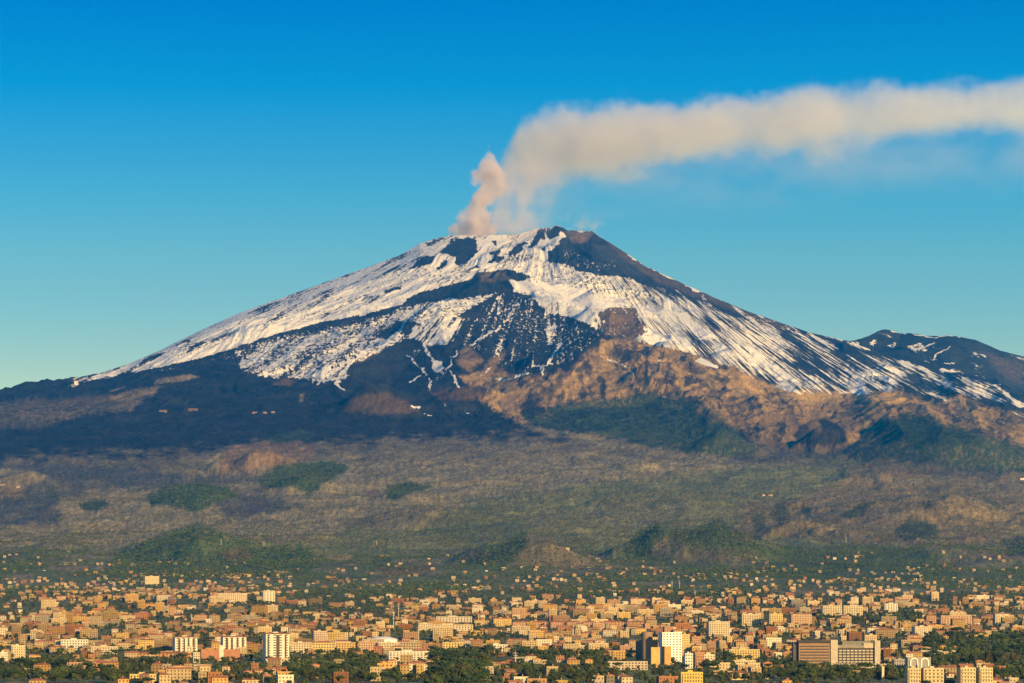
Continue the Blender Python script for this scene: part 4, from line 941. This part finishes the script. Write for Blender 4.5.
def relabel(items, base_group):
    by = {}
    for lab, s in items: by.setdefault(lab, []).append(s)
    outl = {}
    for lab, L in by.items():
        L.sort(key=lambda s: (s['py']), reverse=True)
        for i, s in enumerate(L):
            outl[id(s)] = lab if len(L) == 1 else f"{['nearest', 'second nearest', 'third nearest', 'fourth nearest', 'fifth nearest', 'sixth nearest', 'seventh nearest', 'eighth nearest'][min(i, 7)]} {lab}"
    return outl
lab_items = []
for s in specs:
    if s.get('own'):
        kd = 'block' if s['kind'] == 'apartment' else 'house'
        lab_items.append((f"{s['wc']} {FLW[s['fl']]}-storey {'tile-roofed' if s['roof'] == 'tile' else 'flat-roofed'} {kd} {rel(s['px'], s['py'])}", s))
LB = relabel(lab_items, '')
for s in specs:
    if not s.get('own'): continue
    root = empty('apartment_block' if s['kind'] == 'apartment' else 'house', (s['x'], s['y'], s['z']), s['rot'])
    tag(root, LB[id(s)], 'apartment block' if s['kind'] == 'apartment' else 'house', 'apartment blocks of the city' if s['kind'] == 'apartment' else 'small houses of the city')
    b = MB(); c = shell(b, s, (0, 0), 0, 0, 1.0); b.build('wall', M_FAC, root)
    b = MB(); roof_geo(b, s, c, (0, 0), 0, 0); ro = b.build('roof', M_FAC, root)
    hw, hd, h = s['w'] / 2, s['d'] / 2, s['h']
    if s['kind'] == 'apartment':
        b = MB(); hut_geo(b, s, c, (0, 0), 0, 0); b.build('stair_head', M_FAC, root)
        nb_ = 2 if s['w'] > 24 else 1; bw = s['w'] / nb_ * .32
        p = MB(); p.box(-bw, bw, -1.4, 0, 0, 1.0, tuple(min(1, q * 1.15) for q in c), bottom=True); pm = p.mesh('balcony'); pm.materials.append(M_FAC)
        for f in range(1, s['fl']):
            for q in range(nb_):
                o = bpy.data.objects.new('balcony', pm); col.objects.link(o); o.parent = root; o.location = (-hw + s['w'] * (q + .5) / nb_, -hd - .01, f * 3.1)
    else:
        b = MB(); b.box(hw * .3, hw * .3 + .8, 0, .8, h + .1, h + 3.0, (.4, .25, .16)); b.build('chimney', M_FAC, ro)
        b = MB(); b.box(-.6, .6, -hd - .06, -hd - .01, 0, 2.1, (.12, .08, .05), bottom=True); b.build('door', M_FAC, root)
print('own buildings')
# ---- trees
def crown_template(kind, nleaf, seed, lump):
    """uneven crown, unit height: lobes of displaced facets plus loose leaf sprays"""
    r = np.random.RandomState(seed); V = []; Fc = []
    phi = (1 + 5 ** .5) / 2
    iv = np.array([(-1,phi,0),(1,phi,0),(-1,-phi,0),(1,-phi,0),(0,-1,phi),(0,1,phi),(0,-1,-phi),(0,1,-phi),(phi,0,-1),(phi,0,1),(-phi,0,-1),(-phi,0,1)]) / math.sqrt(1 + phi * phi)
    it = [(0,11,5),(0,5,1),(0,1,7),(0,7,10),(0,10,11),(1,5,9),(5,11,4),(11,10,2),(10,7,6),(7,1,8),(3,9,4),(3,4,2),(3,2,6),(3,6,8),(3,8,9),(4,9,5),(2,4,11),(6,2,10),(8,6,7),(9,8,1)]
    def lobe(c, rad):
        b0 = len(V); q = iv * rad * (1 + .25 * r.randn(12, 1) * .6) + c; V.extend(q.tolist()); Fc.extend([(a + b0, b_ + b0, c_ + b0) for a, b_, c_ in it])
    shp = {'round': (.42, .33, .60), 'pine': (.55, .16, .82), 'cypress': (.13, .46, .54), 'tall': (.32, .42, .56)}[kind]
    for k in range(lump):
        a = r.rand() * 6.28; q = r.rand() ** .5 * .62; hgt = (r.rand() * 2 - 1) * .62
        s_ = math.sqrt(max(0, 1 - hgt * hgt)); c = np.array([math.cos(a) * q * shp[0] * s_, math.sin(a) * q * shp[0] * s_, shp[2] + hgt * shp[1]])
        lobe(c, np.array([shp[0], shp[0], shp[1] * 1.0]) * r.uniform(.38, .58))
    for k in range(nleaf):
        d = r.randn(3); d /= np.linalg.norm(d); c = d * np.array([shp[0], shp[0], shp[1]]) * r.uniform(.75, 1.08) + np.array([0, 0, shp[2]])
        u = r.randn(3); u /= np.linalg.norm(u); v_ = np.cross(u, r.randn(3)); v_ /= np.linalg.norm(v_); z_ = .055
        b0 = len(V); V.extend([(c + u * z_).tolist(), (c - u * z_ * .5 + v_ * z_).tolist(), (c - u * z_ * .5 - v_ * z_).tolist()]); Fc.append((b0, b0 + 1, b0 + 2))
    return np.array(V), np.array(Fc)
TC = {'round': (.050, .066, .018), 'pine': (.036, .060, .018), 'cypress': (.024, .040, .015), 'tall': (.058, .052, .020)}
KN = {'round': 'broadleaf', 'pine': 'umbrella pine', 'cypress': 'cypress', 'tall': 'eucalyptus'}
tmpl = {}
for ki, k_ in enumerate(TC):
    for v_ in range(3):
        Vt, Ft = crown_template(k_, 150, 10 * ki + v_, 9); me = bpy.data.meshes.new('crown'); me.from_pydata(Vt.tolist(), [], Ft.tolist())
        ca = me.color_attributes.new('Col', 'FLOAT_COLOR', 'CORNER'); cc = np.ones((len(Ft) * 3, 4), np.float32); f_ = .8 + .2 * v_
        cc[:, :3] = np.array(TC[k_]) * f_; ca.data.foreach_set('color', cc.ravel()); me.materials.append(M_LEAF); tmpl[k_, v_] = me
def trunk_mesh():
    b = MB(); c = (.1, .08, .05); b.tube(0, 0, -.05, .45, .035, .02, c, 7); b.tube(0, 0, .45, .7, .02, .01, c, 6)
    for a in (0, 2.1, 4.2):
        q = [(math.cos(a) * t, math.sin(a) * t, .36 + t * 1.2) for t in (0, .16)]
        b.face([(q[0][0] - .01, q[0][1], q[0][2]), (q[0][0] + .01, q[0][1], q[0][2]), (q[1][0] + .006, q[1][1], q[1][2]), (q[1][0] - .006, q[1][1], q[1][2])], c)
        b.face([(q[0][0], q[0][1] - .01, q[0][2]), (q[0][0], q[0][1] + .01, q[0][2]), (q[1][0], q[1][1] + .006, q[1][2]), (q[1][0], q[1][1] - .006, q[1][2])], c)
    me = b.mesh('trunk'); me.materials.append(M_BARK); return me
TRK = trunk_mesh()
SZ = lambda h: 'small' if h < 7 else 'medium' if h < 10 else 'tall' if h < 14 else 'towering'
LT = relabel([(f"{SZ(t['h'])} {KN[t['kind']]} {rel(t['px'], t['py'])}", t) for t in trees if t.get('own')], '')
for i, t in enumerate(trees):
    if not t.get('own'): continue
    root = empty('cypress_tree' if t['kind'] == 'cypress' else 'pine_tree' if t['kind'] == 'pine' else 'tree', (t['x'], t['y'], t['z'] - .2), (i * 1.7) % 6.28); root.scale = (t['h'],) * 3
    tag(root, LT[id(t)], 'tree', 'trees between the buildings')
    o = bpy.data.objects.new('crown', tmpl[t['kind'], i % 3]); col.objects.link(o); o.parent = root
    o = bpy.data.objects.new('trunk', TRK); col.objects.link(o); o.parent = root
def merged_trees(name, L, nleaf, lump, label, cat, hue=1.0):
    Vs = []; Fs = []; Cs = []; off = 0
    for k_ in TC:
        for v_ in range(3):
            Q = [t for i, t in enumerate(L) if t['kind'] == k_ and i % 3 == v_]
            if not Q: continue
            Vt, Ft = crown_template(k_, nleaf, 77 + v_, lump); n = len(Q)
            P = np.array([(t['x'], t['y'], t['z'], t['h']) for t in Q]); a = rng.rand(n) * 6.28; ca, sa = np.cos(a), np.sin(a)
            W = np.empty((n, len(Vt), 3)); W[..., 0] = (Vt[None, :, 0] * ca[:, None] - Vt[None, :, 1] * sa[:, None]) * P[:, 3:4] + P[:, 0:1]
            W[..., 1] = (Vt[None, :, 0] * sa[:, None] + Vt[None, :, 1] * ca[:, None]) * P[:, 3:4] + P[:, 1:2]; W[..., 2] = (Vt[None, :, 2] - .12) * P[:, 3:4] + P[:, 2:3]
            Vs.append(W.reshape(-1, 3)); Fs.append((Ft[None] + (np.arange(n) * len(Vt))[:, None, None] + off).reshape(-1, 3)); off += n * len(Vt)
            tc_ = np.array([t.get('c', TC[k_]) for t in Q]) * rng.uniform(.7, 1.4, (n, 1)) * hue
            Cs.append(np.concatenate([np.repeat(tc_, len(Vt), 0), np.ones((n * len(Vt), 1))], 1))
    o = raw_mesh(name, np.concatenate(Vs), np.concatenate(Fs), M_LEAF, np.concatenate(Cs)); tag(o, label, cat, kind='stuff')
merged_trees('town_woodland', [t for t in trees if not t.get('own')], 14, 3, 'countless dark trees between the buildings of the town', 'trees')
# woodland and scrub on the foothills
hill = []
HW = [([(115,556),(150,540),(198,523),(232,538),(300,548),(330,562),(300,575),(180,580),(110,572)], 1.0, 0), ([(147,496),(165,487),(200,484),(225,486),(238,496),(215,503),(196,513),(175,507),(150,503)], 1.0, 0), ([(259,478),(275,466),(305,462),(335,461),(349,468),(330,480),(310,495),(290,486),(262,488)], 1.0, 0),
      ([(452,560),(495,548),(520,533),(528,532),(528,548),(510,560),(470,562)], 1.0, 1), ([(622,550),(640,530),(660,523),(662,533),(655,545),(650,556),(625,556)], 1.0, 1), ([(680,545),(695,530),(718,521),(740,535),(770,553),(740,560),(700,556)], .9, 1), ([(388,486),(410,482),(434,488),(410,493),(395,501),(385,497)], 1.0, 0)]
def inpoly(P, px, py):
    c = False; j = len(P) - 1
    for i in range(len(P)):
        if (P[i][1] > py) != (P[j][1] > py) and px < (P[j][0] - P[i][0]) * (py - P[i][1]) / (P[j][1] - P[i][1]) + P[i][0]: c = not c
        j = i
    return c
nzh = np.random.RandomState(5)
n_ = 230000
yy_ = np.sqrt(nzh.uniform(8200 ** 2, 17500 ** 2, n_)); xx_ = nzh.uniform(-.152, .152, n_) * yy_; zz_ = ground(xx_, yy_)
pxx = 512 + F * xx_ / yy_; pyy = YH - F * (zz_ - HC) / yy_; cl = fbm(xx_ / 260, yy_ / 420, 3, 92); cl2 = fbm(xx_ / 900, yy_ / 900, 3, 93); pr_ = nzh.rand(n_)
dens = np.interp(pyy, [455, 480, 505, 530, 550, 575, 600], [.05, .20, .32, .45, .85, .95, .7]) * np.clip(.5 + 2.2 * cl + 1.2 * cl2, 0, 1)
for i in range(n_):
    if pyy[i] > 598: continue
    d = dens[i]; f_ = 0
    for P, v, q in HW:
        if inpoly(P, pxx[i], pyy[i]): d = v; f_ = 1
    if pr_[i] > d: continue
    g = .8 + .4 * nzh.rand(); cc = (.055 * g, .088 * g, .020 * g)
    if nzh.rand() < (.15 if pyy[i] > 545 or f_ else .45): cc = (.13 * g, .105 * g, .035 * g)
    hill.append(dict(x=xx_[i], y=yy_[i], z=zz_[i], h=nzh.uniform(5, 11) * (1.15 if f_ else 1), kind='round', c=cc))
print('hill trees', len(hill))
merged_trees('foothill_woodland', hill, 4, 2, 'scattered scrub and woodland over the volcano foothills', 'woodland')
# ------------------------------------------------------------------ smoke
def volume_mat(name):
    m = bpy.data.materials.new(name); m.use_nodes = True; nt = m.node_tree; nt.nodes.clear()
    o = nt.nodes.new('ShaderNodeOutputMaterial'); v = nt.nodes.new('ShaderNodeVolumePrincipled'); nt.links.new(v.outputs[0], o.inputs['Volume'])
    return m, nt, v
def ramp_n(nt, x, stops):
    r = nt.nodes.new('ShaderNodeValToRGB'); e = r.color_ramp.elements
    e[0].position = stops[0][0]; e[0].color = stops[0][1]; e[1].position = stops[-1][0]; e[1].color = stops[-1][1]
    for p, c in stops[1:-1]: q = e.new(p); q.color = c
    nt.links.new(x, r.inputs[0]); s = nt.nodes.new('ShaderNodeSeparateColor'); nt.links.new(r.outputs[0], s.inputs[0]); return s.outputs
U = 28500 / F      # metres per pixel at the summit
def smoke_obj(name, m, x0, x1, y0, y1, z0, z1, loc):
    b = MB(); b.box(x0, x1, y0, y1, z0, z1, (1, 1, 1), bottom=True); me = b.mesh(name); me.materials.append(m)
    o = bpy.data.objects.new(name, me); col.objects.link(o); o.location = loc; o.scale = (U, U, U); return o
SMK_Y = 29400.0; U = SMK_Y / F; zc = HC + (YH - 150) * SMK_Y / F
SCOL = (0.955, 0.945, 0.925, 1)
# drifting plume; local units are 8.1 m
m, nt, v = volume_mat('drifting_smoke')
tc = N(nt, 'ShaderNodeTexCoord'); sp = N(nt, 'ShaderNodeSeparateXYZ'); nt.links.new(tc.outputs['Object'], sp.inputs[0])
X, Yv, Zv = sp.outputs
nb = N(nt, 'ShaderNodeTexNoise'); nb.inputs['Scale'].default_value = .026; nb.inputs['Detail'].default_value = 5; nb.inputs['Roughness'].default_value = .58; mp_ = N(nt, 'ShaderNodeMapping'); mp_.inputs['Scale'].default_value = (.62, 1, 1); nt.links.new(tc.outputs['Object'], mp_.inputs[0]); nt.links.new(mp_.outputs[0], nb.inputs['Vector'])
u = math_n(nt, 'DIVIDE', math_n(nt, 'ADD', X, 30), 700.0, clamp=True)       # x -30 .. 670
kn = [(498,172,6,.2),(506,166,22,.8),(520,156,36,1),(545,149,41,1),(575,145,42,1),(610,142,42,1),(650,137,38,.95),(700,129,33,.9),(740,124,30,.9),(780,124,35,.9),(820,122,39,.85),(855,116,34,.8),(920,111,32,.72),(1024,108,29,.62),(1150,106,30,.55)]
R_, G_, B_ = ramp_n(nt, u, [((a - 512 + 30) / 700, ((c_ - 90) / 100, r / 60, d, 1)) for a, c_, r, d in kn])[:3]
axis = math_n(nt, 'SUBTRACT', 60.0, math_n(nt, 'MULTIPLY', R_, 100.0))      # 150 - row
rad_ = math_n(nt, 'MULTIPLY', G_, 60.0)
dz = math_n(nt, 'SUBTRACT', Zv, axis)
r2 = math_n(nt, 'SQRT', math_n(nt, 'ADD', math_n(nt, 'POWER', dz, 2.0), math_n(nt, 'POWER', math_n(nt, 'MULTIPLY', Yv, .75), 2.0)))
rn = math_n(nt, 'DIVIDE', r2, rad_)
f_ = math_n(nt, 'ADD', math_n(nt, 'SUBTRACT', 1.12, rn), math_n(nt, 'MULTIPLY', math_n(nt, 'SUBTRACT', nb.outputs['Fac'], .5), 1.5))
nb2 = noise_n(nt, .075, 4, tc.outputs['Object'], .6)
f_ = math_n(nt, 'ADD', f_, math_n(nt, 'MULTIPLY', math_n(nt, 'SUBTRACT', nb2, .5), .75))
core = math_n(nt, 'MULTIPLY', smooth_n(nt, .05, .85, f_), B_)
# thin veil that sinks below the plume
below = math_n(nt, 'MULTIPLY', dz, -1.0)
veil = math_n(nt, 'MULTIPLY', smooth_n(nt, 105, 30, below), smooth_n(nt, -10, 20, below))
veil = math_n(nt, 'MULTIPLY', veil, smooth_n(nt, 70, 10, math_n(nt, 'ABSOLUTE', Yv)))
veil = math_n(nt, 'MULTIPLY', veil, smooth_n(nt, .36, .72, nb.outputs['Fac']))
dens = math_n(nt, 'ADD', math_n(nt, 'MULTIPLY', core, .0056), math_n(nt, 'MULTIPLY', veil, .0007))
nt.links.new(dens, v.inputs['Density']); v.inputs['Color'].default_value = SCOL; v.inputs['Anisotropy'].default_value = 0.1
so = smoke_obj('drifting_smoke', m, -22, 640, -62, 62, -70, 95, (0, SMK_Y, zc))
tag(so, 'long pale smoke trail drifting right above the volcano', 'smoke', kind='stuff')

# rising column over the crater
m, nt, v = volume_mat('rising_smoke')
tc = N(nt, 'ShaderNodeTexCoord')
nw = N(nt, 'ShaderNodeTexNoise'); nw.inputs['Scale'].default_value = .055; nw.inputs['Detail'].default_value = 4; nt.links.new(tc.outputs['Object'], nw.inputs['Vector'])
sp = N(nt, 'ShaderNodeSeparateXYZ'); nt.links.new(tc.outputs['Object'], sp.inputs[0]); X, Yv, Zv = sp.outputs     # local origin = pixel (490, 236)
u = math_n(nt, 'DIVIDE', math_n(nt, 'ADD', Zv, 5), 95.0, clamp=True)
kn = [(-5,-17,26,1),(4,-18,25,1),(12,-16,23,1),(22,-11,21,1),(32,-8,18,1),(42,-3,17,1),(52,0,19,1),(62,0,19,1),(70,-1,16,1),(77,-1,9,1),(84,-1,1,0)]
R_, G_, B_ = ramp_n(nt, u, [((h + 5) / 95, ((a + 30) / 60, r / 40, d, 1)) for h, a, r, d in kn])[:3]
ax_ = math_n(nt, 'SUBTRACT', math_n(nt, 'MULTIPLY', R_, 60.0), 30.0); rad_ = math_n(nt, 'MULTIPLY', G_, 40.0)
dx = math_n(nt, 'SUBTRACT', X, ax_)
rn = math_n(nt, 'DIVIDE', math_n(nt, 'SQRT', math_n(nt, 'ADD', math_n(nt, 'POWER', dx, 2.0), math_n(nt, 'POWER', Yv, 2.0))), rad_)
f_ = math_n(nt, 'ADD', math_n(nt, 'SUBTRACT', .82, rn), math_n(nt, 'MULTIPLY', math_n(nt, 'SUBTRACT', nw.outputs['Fac'], .5), 2.6))
core = math_n(nt, 'MULTIPLY', smooth_n(nt, .0, .26, f_), .014)
# thin smoke blown to the right, up to the drifting trail
dv = math_n(nt, 'SUBTRACT', X, math_n(nt, 'MULTIPLY_ADD', Zv, .25, 18.0))
vr = math_n(nt, 'SQRT', math_n(nt, 'ADD', math_n(nt, 'POWER', math_n(nt, 'MULTIPLY', dv, .8), 2.0), math_n(nt, 'POWER', Yv, 2.0)))
vv = math_n(nt, 'MULTIPLY', smooth_n(nt, 40, 4, vr), smooth_n(nt, .32, .68, nw.outputs['Fac']))
vv = math_n(nt, 'MULTIPLY', vv, math_n(nt, 'MULTIPLY', smooth_n(nt, 88, 50, Zv), smooth_n(nt, -8, 6, Zv)))
dens = math_n(nt, 'ADD', core, math_n(nt, 'MULTIPLY', vv, .0046))
nt.links.new(dens, v.inputs['Density']); v.inputs['Color'].default_value = (0.95, 0.85, 0.80, 1)
SMK_Y = 28500.0; U = SMK_Y / F
x_c = (490 - 512) / F * SMK_Y
so = smoke_obj('crater_smoke', m, -42, 78, -36, 36, -4, 90, (x_c, SMK_Y - 100, HC + (YH - 236) * SMK_Y / F))
tag(so, 'thick billowing smoke column rising from the left summit crater', 'smoke', kind='stuff')
# small steam wisps at the right crater rim
m, nt, v = volume_mat('rim_steam')
tc = N(nt, 'ShaderNodeTexCoord'); nw = N(nt, 'ShaderNodeTexNoise'); nw.inputs['Scale'].default_value = .09; nw.inputs['Detail'].default_value = 4; nt.links.new(tc.outputs['Object'], nw.inputs['Vector'])
sp = N(nt, 'ShaderNodeSeparateXYZ'); nt.links.new(tc.outputs['Object'], sp.inputs[0]); X, Yv, Zv = sp.outputs
e = math_n(nt, 'ADD', math_n(nt, 'ADD', math_n(nt, 'POWER', math_n(nt, 'DIVIDE', X, 34.0), 2.0), math_n(nt, 'POWER', math_n(nt, 'DIVIDE', Yv, 24.0), 2.0)), math_n(nt, 'POWER', math_n(nt, 'DIVIDE', Zv, 24.0), 2.0))
f_ = math_n(nt, 'MULTIPLY', smooth_n(nt, 1.0, .1, e), smooth_n(nt, .48, .7, nw.outputs['Fac']))
nt.links.new(math_n(nt, 'MULTIPLY', f_, .0035), v.inputs['Density']); v.inputs['Color'].default_value = (.95, .88, .84, 1)
so = smoke_obj('rim_steam', m, -36, 36, -25, 25, -12, 26, ((578 - 512) / F * SMK_Y, SMK_Y + 50, HC + (YH - 229) * SMK_Y / F))
tag(so, 'faint pinkish steam over the bare right summit cone', 'steam', kind='stuff')

# ------------------------------------------------------------------ haze: one closed box of even air
m, nt, v = volume_mat('haze'); v.inputs['Density'].default_value = 1.2e-5; v.inputs['Color'].default_value = (0.0, 0.27, 1.0, 1); v.inputs['Anisotropy'].default_value = 0.0
b = MB(); b.box(-9000, 9000, -400, 39000, -60, 5400, (1, 1, 1), bottom=True); me = b.mesh('haze'); me.materials.append(m)
hz = bpy.data.objects.new('haze', me); col.objects.link(hz); tag(hz, 'thin blue haze over the plain and volcano', 'haze', kind='stuff')
